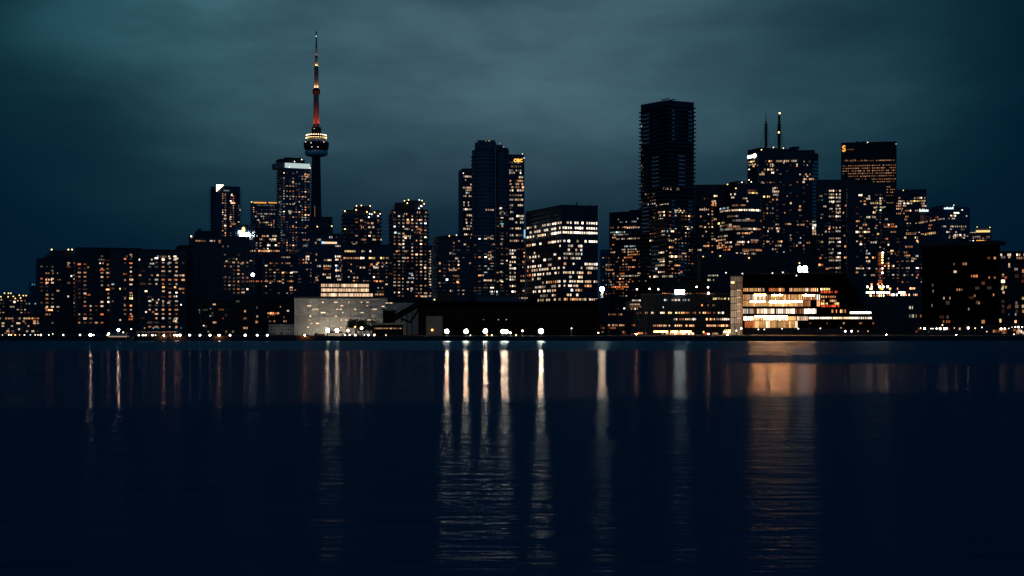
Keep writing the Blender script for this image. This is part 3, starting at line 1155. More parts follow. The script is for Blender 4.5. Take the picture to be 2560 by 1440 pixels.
b = B('office_tower', 'black slab tower in front of the twin antennas with patchy warm windows', 'office tower', 1897, 2031, 381, 1620, 'off', group=OFF, a=2)
b.block(1894, 2037, 376, 400, -1.2, 40, 'overhanging_crown', 'off')
b.strip("""399 1928-1934:o1.2 1944-1952:o1.4 1968-1974:o.6
403 1912-1935:o.9 1940-1992:w.8
404 2005-2012:w1.4 2021-2027:w1
411 1916-1920:o.8 1924-1934:w2.2 1990-1995:w1.6
415 1923-1934:w1.6 1990-1995:o1
424 1910-1914:w.8 1918-1935:w1.5
425 1937-1945:n.8
432 1904-1912:o.8 1924-1936:n1.4
436 1898-1912:w1.2
436 1998-2006:w1 2012-2018:o.6 2023-2027:o1
448 2004-2036:o1.2
455 2006-2012:w1.3
456 1894-1908:n1.2
470 1930-1945:w1.4
474 1930-1936:w1.2
479 1930-1948:n1.4
483 1970-1976:n.9
487 1932-1946:n1.2
492 1890-1926:y1.6
499 1930-1945:o.9
508 1974-1980:o1.2
521 1916-1920:w1 1930-1934:w1.4
516 1997-2003:o1.4
525 1992-2004:o1.8
533 1916-1920:o.8 1930-1934:o.9
532 1960-1964:o1
560 1962-1974:o1.2
561 1938-1948:w1.4
562 1992-2012:o1.2
571 1920-1932:o1 1940-1950:w1
578 1918-1922:n1.3 1942-1948:w1
599 1976-1980:n.7
604 1916-1924:w1 1930-1956:o1.2
614 1944-1954:w1.4 1938-1942:o.8 1990-1994:o1 2006-2012:o1
623 1930-1934:c1.6 1936-1950:o1
626 1980-1986:o1 1974-1978:d.8
607 1996-2003:c.8 2016-2026:o.7
641 1918-1922:w.9 1958-1964:c1.1
654 1996-2002:o1 2016-2020:c1.3""", 5, 4.6, 'w', 1.2, .95)
b.res(1905, 2030, 395, 650, .07)
b.done()

b = B('condominium_tower', 'dark stepped residential block with paired windows left of the gold sign tower', 'apartment tower', 2042, 2140, 460, 1560, 'res', group=APT, a=2, roofz=(460, 449, 449, 460))
cols = ((2072, 2086), (2089, 2102))
rows = ((477, 1, 1), (486, .4, 1), (494, 1, 1), (504, 1, 1), (514, 0, .5), (522, .6, 1), (532, 0, .8), (541, .4, 1), (569, .8, .7), (578, 0, 1), (596, .4, 1), (605, .5, 1), (615, 0, .4), (633, .3, 1), (643, .2, 1), (651, .9, 1), (670, .3, .9))
b.strip('\n'.join(f"{y} " + ' '.join(f"{c[0]}-{c[1]}:{'n' if i % 2 else 'w'}{1.5 * k:.2f}" for c, k in zip(cols, ks) if k > 0) for i, (y, *ks) in enumerate(rows)), 4.4, 5, 'w', 1.3, .95)
b.strip("490 2048-2056:o.9\n516 2058-2066:w1.8\n545 2050-2056:o1\n569 2118-2126:c3\n578 2062-2068:o1\n605 2044-2058:y1.2\n637 2036-2042:y2.2\n645 2048-2054:d1.2\n662 2046-2058:d1.4\n672 2064-2072:o1.4\n505 2118-2124:o1.2\n514 2112-2138:o1.6\n523 2118-2130:o1.4\n532 2105-2112:w1.2\n532 2128-2136:o1.4\n589 2108-2114:w1\n597 2118-2126:n2\n605 2120-2128:w2.2\n616 2110-2116:o1.4\n615 2132-2138:w1.4\n624 2122-2126:y1.6\n644 2110-2118:o1.8 2120-2126:o1.2", 4.8, 5, 'w', 1.3)
b.res(2045, 2140, 480, 690, .06)
b.done()

b = B('gold_sign_tower', 'red brown office tower with a gold curled sign and dense orange window grid', 'office tower', 2104.5, 2241.5, 358, 2250, 'stone', group=OFF, a=3)
b.text('S', 2105.5, 2114, 363.5, 379.5, 'g', 1.3, 'sign_emblem')
for x in (2140, 2152, 2158, 2208):
    b.block(x, x + 7, 353.5, 358.2, 8, 8, 'cooling_unit')
b.lamp(2169, 356, 1.1, 'n', 3, 1)
b.lamp(2240, 360, 1.1, 'o', 2, 1)
rows = [(374, 2116, 2136, .25), (401, 2108, 2140, .7), (401, 2148, 2166, .9), (401, 2194, 2226, 1.1), (403, 2108, 2236, .3),
        (415, 2106, 2240, .7), (421.5, 2106, 2240, .8), (428, 2106, 2240, .85), (434.5, 2106, 2240, .75), (441, 2120, 2240, .6), (441, 2150, 2170, 1.2), (448, 2136, 2166, .4),
        (448, 2178, 2240, .7), (454.5, 2182, 2240, .7), (467, 2194, 2206, .8), (467, 2216, 2226, .6), (474, 2216, 2238, .9), (481, 2216, 2238, .9), (489, 2210, 2240, .5), (507, 2213, 2240, .5)]
b.strip('\n'.join(f"{y} {x0}-{x1}:o{l}" for y, x0, x1, l in rows), 2.6, 4.3, 'o', .8, .93, var=.4, gap=.66)
b.done(100)

b = B('condominium_tower', 'wide residential block with scattered windows below the gold sign tower', 'apartment tower', 2118, 2216, 461, 1470, 'res', group=APT, a=2)
b.strip("""488 2146-2156:w1.8
491 2170-2176:n1.4
497 2165-2176:n1.6
496 2198-2208:w1.6
508 2175-2196:y1.4 2198-2204:w1
519 2184-2192:w1 2196-2208:y.9
531 2182-2190:y1.8
543 2165-2176:n1.6 2180-2190:w.9
553 2140-2150:o1.6
562 2156-2168:o1.2
570 2148-2156:w2 2187-2191:n1
580 2139-2146:w2 2146-2152:y1.2 2155-2175:w1.4
590 2148-2158:o.9
585 2192-2198:y1.6
606 2150-2154:d1.2 2176-2192:n1.2
627 2164-2170:c1.6
634 2164-2176:c1
644 2164-2170:w1.2 2180-2190:d.9
653 2164-2176:n1.8
671 2140-2150:w1.4 2150-2176:n1.3
681 2139-2146:o1.6
688 2176-2188:o1.4""", 4.8, 5, 'w', 1.3, .95)
b.res(2140, 2215, 480, 700, .14)
b.done()

b = B('apartment_tower', 'dark narrow block behind the lit construction deck', 'apartment tower', 2204, 2262, 541, 1380, 'res', group=APT, a=2)
b.strip("548 2212-2220:n.6\n562 2220-2224:c1.4\n561 2208-2240:d.5\n567 2210-2240:d.6\n566 2238-2243:w1.2\n580 2226-2240:o1\n597 2212-2220:d1.4\n612 2219-2223:n1.3\n620 2226-2232:n1.6\n627 2226-2234:y2.2\n634 2226-2232:o1.6 2236-2240:o.9\n659 2214-2224:o1\n665 2210-2224:o1.2 2228-2236:w1.2", 4.6, 4.5, 'o', 1.1)
b.res(2206, 2260, 590, 710, .12)
b.done()

b = B('office_tower', 'stepped office tower with warm lit bands right of the gold sign tower', 'office tower', 2236, 2316, 476, 1950, 'off', group=OFF, a=3)
b.lamp(2258, 476, .9, 'y', 3)
b.strip("""495 2241-2256:o1 2284-2314:w1
503 2246-2262:w1.6 2262-2314:y1.5
509 2240-2286:n1.4 2302-2312:n1
515 2240-2270:o1.2 2304-2316:w1
522 2240-2258:o1 2304-2312:w1
527 2252-2296:o1.5
534 2240-2262:o1
542 2240-2272:o1.5
549 2240-2268:o1.5
556 2240-2250:d.8""", 4.2, 4.4, 'o', 1.2, .95)
b.res(2240, 2314, 555, 600, .1)
b.done()

b = B('office_tower', 'navy office tower with two white signs near the right end of the skyline', 'office tower', 2300, 2425, 518, 1850, 'blue', xc=2356, a=24, group=OFF, roofz=(525, 513, 518, 518))
for k, (x0, x1, y0, y1) in enumerate(((2299, 2322, 522, 529), (2360, 2384, 517, 523))):
    for q in range(7):                                      # lettering too blurred to read: seven glowing characters
        xx = x0 + (x1 - x0) * q / 7
        hh = (y1 - y0) * (.95, .62, .7, .9, .62, .75, .66)[(q + k) % 7]
        b.shape([(xx, y1 - hh), (xx + (x1 - x0) / 9, y1 - hh), (xx + (x1 - x0) / 9, y1), (xx, y1)], 'k', 1.3, 'sign_letter', out=.2, th=.3)
b.lamp(2384, 513, 1., 'n', 2.4)
b.lamp(2405, 525, 1., 'n', 4)
b.lamp(2416, 540, 1., 'n', 1.6)
b.strip("""532 2384-2398:n4 2398-2404:o1.6
539 2375-2385:n4 2385-2397:w3
541 2320-2328:d.8 2338-2346:d1
547 2296-2320:w.8 2320-2348:w1.2 2348-2362:n1
546 2370-2388:n.8
566 2352-2358:n.5 2358-2366:n1.4 2375-2384:n1.5 2386-2416:w.9
573 2374-2380:n.5 2402-2412:w.7
580 2360-2376:n1 2388-2392:n.7
587 2380-2396:n1.4 2398-2424:n1.2
590 2372-2420:w.7
594 2370-2376:n.6 2382-2390:w1.2 2402-2418:n.5
558 2322-2332:o.6
578 2312-2340:o1.2
580 2312-2340:y1.5
566 2320-2328:o.7""", 4.2, 5, 'n', 1., .95, xref=2366)
b.done()

b = B('office_block', 'small building with a bright strip crown at the far right skyline end', 'office building', 2421, 2478, 584, 1820, 'blue', group=OFF, a=2)
b.block(2439, 2476, 570, 584.2, 2, 20, 'crown', 'conc')
b.bar(2440, 2475, 575.5, 580.5, 'y', 1.1, 'crown_light_strip', out=-1.4)
b.lamp(2443, 567, .9, 'y', 2.6, -3)
b.lamp(2475, 568, .9, 'y', 2.6, -3)
b.bar(2441, 2461, 600.5, 607, 'g', 1.8, 'glowing_sign', out=.5)
b.strip("582 2424-2440:n.6\n592 2430-2452:w.9 2466-2474:o.5", 3.6, 5, 'w', .8)
b.res(2424, 2476, 586, 606, .2)
b.done()

b = B('condominium_tower', 'dark block with a few warm rooms behind the big black building on the right', 'apartment tower', 2250, 2312, 585, 1300, 'res', group=APT, a=2)
b.strip("584 2264-2290:o1.4 2302-2310:o1.4\n594 2260-2266:y1.4 2286-2296:o1.2\n602 2290-2302:o1.6\n605 2292-2304:y2\n617 2258-2282:o1\n631 2258-2280:o1.1\n639 2252-2258:n1 2260-2276:o1.2\n647 2278-2292:w1 2262-2266:w1.2\n670 2264-2274:w1.4\n688 2258-2264:n1.1\n687 2290-2298:d1\n694 2290-2294:w.7\n640 2288-2296:n1", 5, 5.2, 'o', 1.1, .95)
b.res(2254, 2310, 640, 710, .1)
b.done()

b = B('dark_apartment', 'large black building on the right with a projecting flat roof and few orange windows', 'apartment building', 2304, 2500, 612, 930, 'jet', xc=2496, a=74, group=APT, d=40)
b.block(2300, 2492, 603.5, 612.2, -2., 22, 'projecting_roof', 'roof')
b.strip("""660 2364-2372:d.9 2382-2400:o.9 2406-2418:o1.1
679 2384-2392:w1
691 2426-2458:d1.3
724 2384-2408:o.6
727 2331-2335:c.9
745 2358-2362:o1.2 2366-2378:o.9
763 2327-2333:n.35
804 2356-2362:o1.6 2364-2376:d.8
712 2330-2334:c.4
740 2434-2440:o.7
738 2482-2486:o1
758 2446-2450:o.6
773 2420-2424:c.8""", 7, 6, 'o', 1., .95, xref=2400)
b.res(2320, 2490, 700, 830, .03, 'warm', h=2)
b.done()

b = B('brick_apartment', 'apartment building at the right edge of the frame with beige lit rooms', 'apartment building', 2499, 2620, 632, 900, 'resd', group=APT, a=3)
b.strip("""637 2500-2512:n1 2518-2528:n1.8 2540-2575:w1.4
643 2502-2526:n.8
645 2468-2476:d.8 2484-2490:d.7 2540-2575:o1
661 2520-2526:n.8
666 2520-2526:w.7
673 2554-2575:w.8 2535-2545:n.4
687 2504-2518:o1.2
694 2470-2476:o1 2484-2490:o.5 2504-2518:d1
718 2504-2518:y1.2
722 2502-2510:n1
731 2506-2512:w1
746 2554-2562:y1
757 2538-2544:n.3
769 2518-2522:d.6 2528-2534:d.8
786 2520-2524:b.4 2528-2534:d1 2537-2541:c.5
800 2498-2504:y3
803 2498-2504:y2
804 2536-2542:o1.4""", 7, 6, 'o', 1., .95)
b.res(2505, 2575, 650, 820, .08, 'warm', h=2)
b.done()
# ================================================================== the spire tower
T = W(790.8, 700, 2600)
tower = empty('spire_tower', (T.x, T.y, G))
tag(tower, 'needle shaped concrete observation tower with a round pod and orange lit mast', 'observation tower')
PX = 2600 / F


def tz(py):
    return EYE - (py - HZ) * PX - G


def wings(t):
    return 1 - .30 * (abs(((t + .25) * 3) % 1 - .5) * 2)


bm = lathe([(23 * PX, 0), (17.5 * PX, tz(640)), (15.2 * PX, tz(560)), (12.6 * PX, tz(430)), (11.6 * PX, tz(388))], 36, wings)
mesh_obj('shaft', bm, M['dark'], tower)
bm = lathe([(12 * PX, tz(392)), (20 * PX, tz(391)), (26 * PX, tz(389)), (29 * PX, tz(385)), (29 * PX, tz(382)), (27.5 * PX, tz(378)), (26 * PX, tz(377))], 48)
for f in bm.faces:
    f.smooth = True
mesh_obj('radome', bm, M['white'], tower)
bm = lathe([(27 * PX, tz(377.5)), (30 * PX, tz(372)), (31.2 * PX, tz(366)), (31.6 * PX, tz(357)), (29 * PX, tz(355.5)), (25 * PX, tz(355))], 48)
pod = mesh_obj('pod', bm, M['black'], tower)
bm = lathe([(29.5 * PX, tz(355.6)), (25.5 * PX, tz(350)), (23 * PX, tz(347)), (22 * PX, tz(344))], 48)
mesh_obj('pod_roof', bm, M['pale'], tower)
bm = lathe([(21.5 * PX, tz(344.5)), (24 * PX, tz(341.5)), (24 * PX, tz(340)), (12 * PX, tz(338.6))], 48)
mesh_obj('upper_ring', bm, M['black'], tower)


def tower_lamp(a, rad, py, r, hue, lv, name):
    o = bpy.data.objects.new(name, ball_mesh(em(hue, lv)))
    o.parent = tower
    o.location = (rad * PX * math.cos(a), rad * PX * math.sin(a), tz(py))
    o.scale = (r, r, r)
    COL.objects.link(o)


for k in range(28):
    tower_lamp(2 * math.pi * (k + .5) / 28, 24.6, 338.5, .9, 'w', 4.5, 'ring_lamp')
for k in range(30):
    tower_lamp(2 * math.pi * k / 30, 25.6, 345, .3, 'y', 18, 'roof_floodlight')
for x, y in ((-7, 371), (8, 371), (-9, 361), (22, 358), (-24, 357)):
    tower_lamp(-math.acos(x / 32.2), 32.0, y, .7, 'n', 2.4, 'pod_lamp')
tower_lamp(-math.acos(-4 / 13), 12.6, 323, .6, 'n', 1.6, 'pod_lamp')
bm = lathe([(9.5 * PX, tz(340)), (12 * PX, tz(334)), (12 * PX, tz(319)), (9.4 * PX, tz(317.5))], 24)
mesh_obj('equipment_block', bm, M['black'], tower)
bm = lathe([(8.6 * PX, tz(318.5)), (8.2 * PX, tz(300)), (7.3 * PX, tz(237))], 36, wings)
mesh_obj('upper_shaft', bm, M['conc'], tower)
bm = lathe([(7 * PX, tz(237)), (10 * PX, tz(233)), (10.6 * PX, tz(228.5)), (9 * PX, tz(225)), (8.6 * PX, tz(222.5))], 32)
mesh_obj('sky_pod', bm, M['dark'], tower)
bm = lathe([(6 * PX, tz(223)), (5.6 * PX, tz(205)), (5.2 * PX, tz(167.4))], 24)
mesh_obj('mast', bm, M['conc'], tower)
bm = lathe([(5.6 * PX, tz(168)), (5.6 * PX, tz(166.4)), (5 * PX, tz(166.2))], 24)
mesh_obj('mast_collar', bm, M['black'], tower)
bm = lathe([(4.6 * PX, tz(166.6)), (3 * PX, tz(152)), (2.4 * PX, tz(146))], 20)
mesh_obj('mast_cone', bm, M['conc'], tower)
bm = lathe([(3 * PX, tz(146.2)), (4 * PX, tz(144)), (4 * PX, tz(141.6)), (2.6 * PX, tz(140))], 20)
mesh_obj('mast_collar', bm, M['black'], tower)
bm = lathe([(2.4 * PX, tz(140.4)), (1.9 * PX, tz(126)), (2.2 * PX, tz(118)), (2.3 * PX, tz(110)), (1.7 * PX, tz(108)), (1.6 * PX, tz(80)), (.9 * PX, tz(78))], 16)
mesh_obj('antenna', bm, M['steel'], tower)
tower_lamp(-math.pi / 2, 2.2, 91, .8, 'c', 2, 'warning_lamp')
# floodlights on the ledges, throwing orange and red light up the concrete
for py, rad, n, hue, r, watt, cone, aim in ((222.4, 8.6, 9, 'g', .2, 26000, 80, 9), (166.5, 5.5, 9, 'g', .18, 20000, 70, 7), (141, 3.9, 6, 'g', .14, 7000, 70, 5), (231, 11.2, 9, 'd', .22, 900, 90, -4), (319, 11.5, 9, 'r', .25, 120000, 42, 46)):
    for k in range(n):
        a = -math.pi / 2 + 2 * math.pi * k / n
        tower_lamp(a, rad, py, r, hue, 2, 'floodlight')
        ld = bpy.data.lights.new('floodlight_beam', 'SPOT')
        ld.energy = watt * 3.2 / n
        ld.color = HUE['o'] if hue == 'g' else HUE[hue]
        ld.spot_size = R(cone)
        ld.spot_blend = .8
        ld.shadow_soft_size = .2
        lo = bpy.data.objects.new('floodlight_beam', ld)
        lo.parent = tower
        lo.location = (rad * PX * math.cos(a), rad * PX * math.sin(a), tz(py) + .3)
        tgt = Vector((2.2 * math.cos(a), 2.2 * math.sin(a), tz(py) + (aim if aim > 0 else 6)))
        lo.rotation_euler = (tgt - lo.location).to_track_quat('-Z', 'Y').to_euler()
        COL.objects.link(lo)
for k in range(13):                                        # red light bars in the lift recess facing the lake
    py = 315.5 - k * 5
    bm = bmesh.new()
    add_box(bm, (0, 0, 0), (3.6, .4, 3.3))
    rad = (8.6 - 1.3 * (318 - py) / 81) * .7 + .5
    mesh_obj('light_bar', bm, em('r', [.10, .16, .19, .19, .17, .15, .13, .11, .085, .06, .04, .025, .012][k]), tower, (0, -rad * PX, tz(py)))
bm = bmesh.new()
add_box(bm, (-2 * PX, -14.2 * PX, tz(530)), (.9, .4, 28 * PX))
mesh_obj('light_bar', bm, em('o', .22), tower)

# ================================================================== the near shore, left to right
NEAR = 'low buildings along the near shore'
b = B('harbour_block', 'low dark block with a blue roof edge left of two similar blocks', 'apartment block', 505, 591, 752, 830, 'resd', group=NEAR, a=2)
b.strip("761 532-540:y1.6\n772 524-529:c.4\n782 529-533:c.6\n774 545-565:d.35\n790 523-528:c.5\n796 555-560:d.3\n806 532-541:o1.2\n775 496-500:n.5\n781 497-501:n.8\n829 518-524:n.5", 4.5, 5, 'o', .9)
b.res(510, 590, 770, 830, .05, lo=.2, hi=.5)
b.done()
b = B('harbour_block', 'low dark block with a blue roof edge, middle one of three', 'apartment block', 591, 661, 744, 835, 'resd', group=NEAR, a=2)
b.strip("753 588-600:n.3\n778 608-617:o1.2\n788 580-586:n.4\n796 608-617:o1\n820 608-620:o1.5\n805 638-645:o1\n791 640-646:n.35\n769 640-645:n.4", 6, 8, 'o', 1.)
b.done()
b = B('harbour_block', 'low dark block with reddish lit rooms above the pale louvred screen', 'apartment block', 661, 736, 745, 840, 'resd', group=NEAR, a=2)
b.strip("767 698-704:d.7\n777 716-724:n1\n783 668-698:d1.2\n786 672-690:o1\n793 668-673:d.6 706-714:o.8\n803 672-678:n.9 682-690:d.7 708-718:o1.3", 5, 6, 'o', .9)
b.done()

bm = bmesh.new()
for k in range(17):
    p = W(673 + k * 3.9, 835, 800)
    add_box(bm, (p.x, p.y, 4.6), (.42, .3, 5.6))
for k in range(4):
    p0, p1 = W(672, 835, 800), W(737, 835, 800)
    add_box(bm, ((p0.x + p1.x) / 2, 799.8, 1.9 + k * 1.75), (p1.x - p0.x, .22, .4))
o = mesh_obj('louvred_screen', bm, M['pale'])
tag(o, 'pale louvred screen wall standing at the left foot of the pale warehouse', 'screen wall')

# pale warehouse, lit by the quay lamps and by added ground floodlights
wh = B('warehouse', 'long pale warehouse wall with scattered small slit windows, lit from below', 'warehouse', 736, 968, 746, 725, 'panel', group=NEAR, a=1.2, d=40)
wh.block(968, 1048, 757, 838.2, 6, 30, 'lower_wing', 'panel')
wh.strip("""755.5 774-779:w.7 803-811:w2 833-846:w1.6 869-876:w1.2 900-908:w1.4 915-923:w1.2
764.5 767-779:w1.4 813-820:d.4 848-861:w1.6 915-922:w1
773 780-798:w1.3 840-846:w1.2 848-855:w1.2 882-894:w1.4 930-943:w1
781.5 748-757:n.2 801-814:w1.6 853-861:w1.2 900-911:w1
790.5 772-779:w1.4 834-845:w1.5 897-904:w1 930-936:w.9
800 767-777:w1.2 816-822:w1 849-858:w1.4 862-870:w1.4 917-927:w1 931-939:w1
808.5 775-782:w1.5 790-798:w1.5 934-942:.8
818 768-773:w1.2 800-807:w1 849-856:w1.4""", 3.1, 14, 'w', 1.3, 1, var=.25)
wh.strip("757.5 963-982:w1.2\n766 954-962:w1.2 988-996:w1.2\n775 965-976:w.9\n784 945-958:w.6", 3, 9, 'w', 1.2, 1, var=.25)
wh.done(gain=.9)
b = B('lit_office', 'low office above the pale warehouse with three long glowing window bands', 'office building', 800, 938, 706, 1020, 'dark', group=NEAR, a=2)
b.strip("713.5 802-922:w1.1\n725 802-922:w1.05\n737 802-932:w1.1", 7.6, 4.1, 'w', 1.1, 1, var=.3, gap=.93)
b.done(gain=.85)

b = B('equipment_tower', 'square black plant tower in front of the right end of the pale warehouse', 'plant tower', 959, 989, 776, 690, 'jet', group=NEAR, a=3, d=8)
b.block(964, 984, 774, 776.2, 1, 4, 'roof_hatch', 'black')
b.done()
b = B('long_shed', 'long low dark shed with a strip of lit windows along its roof line', 'shed', 930, 1008, 812, 670, 'jet', group=NEAR, a=1, d=14)
b.strip("809 960-985:n.25\n821 935-1004:o.55", 3.6, 5, 'o', .6, .9)
b.done()

# the sugar shed and its conveyor gallery
b = B('storage_shed', 'huge black storage shed with a low pitched roof along the wharf', 'storage shed', 1046, 1496, 757, 700, 'dark', group=NEAR, a=.6, d=60, wall=False)
p0, p1 = W(1046, 770, 700), W(1496, 770, 700)
zr = EYE - (752 - HZ) / F * 700 - G
ze = EYE - (766 - HZ) / F * 700 - G
bm = bmesh.new()
prof = [(0, 0), (0, ze), (20, zr), (40, ze), (40, 0)]
vs0 = [bm.verts.new((p0.x - b.loc.x, 700 + y - b.loc.y, z)) for y, z in prof]
vs1 = [bm.verts.new((p1.x - b.loc.x, 700 + y - b.loc.y, z)) for y, z in prof]
bm.faces.new(vs0)
bm.faces.new(list(reversed(vs1)))
for i in range(5):
    j = (i + 1) % 5
    bm.faces.new((vs0[j], vs0[i], vs1[i], vs1[j]))
bmesh.ops.recalc_face_normals(bm, faces=bm.faces[:])
mesh_obj('shed_hall', bm, M['jet'], b.o)
for k in range(24):
    px = 1060 + k * 18.4
    bm = bmesh.new()
    add_box(bm, (0, 0, ze / 2), (.5, .3, ze - .3))
    mesh_obj('wall_rib', bm, M['jet'], b.o, Vector((W(px, 0, 700).x, 699.86, G)) - b.loc)
b.bar(1065, 1106, 790, 846, 'b', 0, 'loading_door', out=.35, th=.25, mat=M['dark'])
b.lamp(1081, 825, .75, 'g', 9, 2.2, 'door_lamp')
for x, y in ((1208, 799), (1246, 799), (1266, 799)):
    b.lamp(x, y, .35, 'n', 1.1, .5, 'wall_lamp')
b.done()

cg = empty('conveyor_gallery', W(1010, 838, 695))
tag(cg, 'sloping black conveyor gallery rising beside the storage shed on trestle legs', 'conveyor')
bm = bmesh.new()
a0, a1 = W(985, 795, 695), W(1062, 752, 705)
d = (a1 - a0)
q = Vector((1, 0, 0)).rotation_difference(d.normalized()).to_matrix()
add_box(bm, (a0 + a1) / 2 - cg.location, (d.length, 3.2, 2.6), q)
mesh_obj('gallery', bm, M['jet'], cg)
bm = bmesh.new()
add_tube(bm, W(1002, 796, 694) - cg.location, W(1026, 806, 694) - cg.location, .5, .5)
add_tube(bm, W(1026, 806, 694) - cg.location, W(1050, 768, 700) - cg.location, .5, .5)
mesh_obj('brace', bm, M['jet'], cg)
for x, y in ((1004, 784), (1017, 777), (1030, 770)):
    bm = bmesh.new()
    add_tube(bm, W(x, y, 697) - cg.location, Vector((W(x, y, 697).x, 697, G)) - cg.location, .22, .22)
    mesh_obj('leg', bm, M['jet'], cg)
ch = empty('chimney', W(1012, 838, 860))
tag(ch, 'slim dark chimney in front of the right hand balcony tower', 'chimney')
hz = W(0, 656, 860).z - ch.location.z
mesh_obj('stack', lathe([(1.1, 0), (.95, hz), (.8, hz)], 12), M['dark'], ch)
mesh_obj('rim', lathe([(1.0, hz - .6), (1.15, hz - .5), (1.15, hz + .1), (.8, hz + .12)], 12), M['black'], ch)

b = B('brick_building', 'low reddish brick block peeping over the left end of the storage shed', 'building', 1100, 1137, 733, 900, 'brick', group=NEAR, a=3, d=14)
b.block(1104, 1112, 729, 733.2, 2, 3, 'roof_vent', 'dark')
b.lamp(1086, 749, .7, 'y', 3)
b.done()
b = B('service_building', 'low blue grey service block behind the middle of the storage shed', 'building', 1190, 1312, 742, 880, 'bluew', group=NEAR, a=2, d=18)
b.block(1188, 1198, 728, 742.2, 1, 6, 'stair_head', 'bluew')
b.strip("745 1296-1320:n.3", 4, 6, 'n', .3)
b.done()

# low buildings between the storage shed and the corner office
b = B('market_hall', 'low dark hall with vertical lit slots beside the floodlight mast', 'building', 1478, 1592, 783, 760, 'dark', group=NEAR, a=2, d=20)
b.strip("""764 1444-1470:n1.3
813 1495-1506:d.5 1520-1545:o1 1548-1566:o1.2 1578-1588:d.8
820 1500-1512:d.4 1522-1540:d.7
786 1520-1524:d1.2 1525-1556:o.5
771 1558-1563:n1.4 1544-1546:n.6
830 1504-1509:n.4 1556-1564:d.5
835 1556-1564:d.45 1577-1590:d.3
833 1594-1617:d2.2""", 5, 5, 'o', .8, .9)
b.block(1488, 1522, 747, 783.2, 1, 12, 'upper_storey', 'dark')
b.bar(1480, 1600, 840.5, 841.5, 'o', .25, 'step_light', out=4)
b.done()

b = B('corner_shop', 'small glazed corner building with dim striped floors', 'building', 1566, 1609, 757, 840, 'off', group=NEAR, a=3, d=20)
b.strip("""751 1580-1602:n1.4 1602-1610:n.6
761 1574-1608:w.9
767 1570-1608:o.35
772 1576-1600:w1
782 1568-1580:d.6 1580-1594:o1.6 1594-1608:d.6
786 1576-1590:d.4
797 1570-1580:d.4""", 4.4, 4.4, 'o', .8, .95)
b.done()

# the long broadcast building with the white sign
b = B('media_building', 'long dark waterside office with a white lit name and lamps along its terrace', 'office building', 1603, 1828, 738, 820, 'resd', group=NEAR, a=1.5, d=40)
b.block(1590, 1760, 703, 738.2, 14, 24, 'upper_storey', 'jet')
b.text('corus', 1687, 1711, 724.5, 735.5, 'k', 70)
for x, y in ((1592, 722), (1624, 721), (1646, 722), (1743, 716), (1772, 717)):
    b.lamp(x, y, .75, 'n', 9, -10, 'terrace_lamp')
b.lamp(1771, 733, 1.0, 'n', 12, .9, 'terrace_lamp')
b.strip("""700 1768-1786:n.8
735 1655-1676:d.6 1698-1720:d.7 1722-1732:y1.6 1735-1787:d.35
750 1660-1668:c.4 1679-1700:n.8 1706-1716:c.35 1720-1728:n.5
746 1790-1800:n.4 1812-1816:c.9
747 1782-1824:y1.2
763 1752-1758:d.7 1765-1772:o.8 1780-1788:o.8
768 1656-1660:c.7
782 1612-1620:o.8 1628-1636:w1 1650-1662:w1.4 1670-1680:y2 1688-1700:y1.8 1702-1712:o1.6 1714-1730:d.6 1730-1746:d.6 1747-1766:o1.5 1768-1788:d.6 1794-1810:n1
798 1684-1694:n.7 1698-1710:d.6 1712-1746:n.8 1760-1788:o1.6 1790-1824:n1.4
814 1632-1656:o.9 1658-1680:o1.1 1686-1706:o1.8 1714-1736:o1.6 1766-1790:o1.8 1792-1824:o.9""", 5.4, 4.6, 'o', 1., .95)
b.strip("829 1634-1680:e12 1680-1735:e10\n834 1654-1735:o1.6 1758-1774:r1 1780-1800:o.7\n830 1756-1762:y2 1808-1826:n4\n836 1806-1826:d1", 4.4, 5, 'y', 2, .95, gap=.95)
b.bar(1636, 1735, 840.6, 842, 'w', .9, 'step_light', out=3)
b.done(gain=.9)

# the glazed college on the water
cb = B('college_building', 'large dark glazed building with glowing orange floors and a pale lit stair tower', 'college building', 1857, 2110, 686, 790, 'jet', group=NEAR, a=1.5, d=44)
cb.shape([(2110, 690), (2122, 700), (2146, 740), (2166, 772), (2180, 800), (2180, 838), (2110, 838)], 'b', 0, 'sloping_wing', th=30, out=-30, mat=M['jet'])
cb.block(1857, 2180, 820.5, 838, -2.5, 3, 'ground_arcade', 'dark')
cb.strip("""724.5 1858-1866:o1.4 1866-1892:e1.2 1894-1911:o.8 1922-1942:d.6 1943-1953:o1.4 1954-1962:d.6 1973-1981:o1.4 1984-1992:o.9 1992-2012:e1.2 2012-2024:w1.6 2026-2046:o1.3""", 8, 4.6, 'o', 1.2, 1, var=.4, gap=.92)
cb.strip("""743 1857-1871:o.7 1871-1884:w.7 1884-1916:w1.5 1917-1925:o1.2 1926-1960:e1 1960-1976:o.9 1978-2006:e.9 2006-2040:o1 2041-2051:n3""", 13, 4.6, 'w', 1.5, 1, var=.3, gap=.95)
cb.strip("""758.5 1857-1874:e.6 1874-1915:e1 1915-1922:e.7 1922-1978:e1.3 1978-2008:e.9 2010-2018:d.3 2018-2026:o.5 2042-2050:o1""", 14.5, 4.6, 'e', 1., 1, var=.22, gap=.92, wvar=(1.,))
cb.strip("""778 1857-1884:n.6 1884-1890:d.4 1892-1908:w1.1 1909-1936:w1.2 1940-1987:n1.7 1988-2008:d.3 2010-2042:n3.4""", 12, 4.6, 'n', 1.5, 1, var=.4, gap=.92)
cb.strip("""796 1859-1884:n4 1884-1902:e2 1902-1970:w3 1970-1990:e1.6 1992-2020:w1.2""", 10, 4.6, 'n', 4, 1, var=.3, gap=.97)
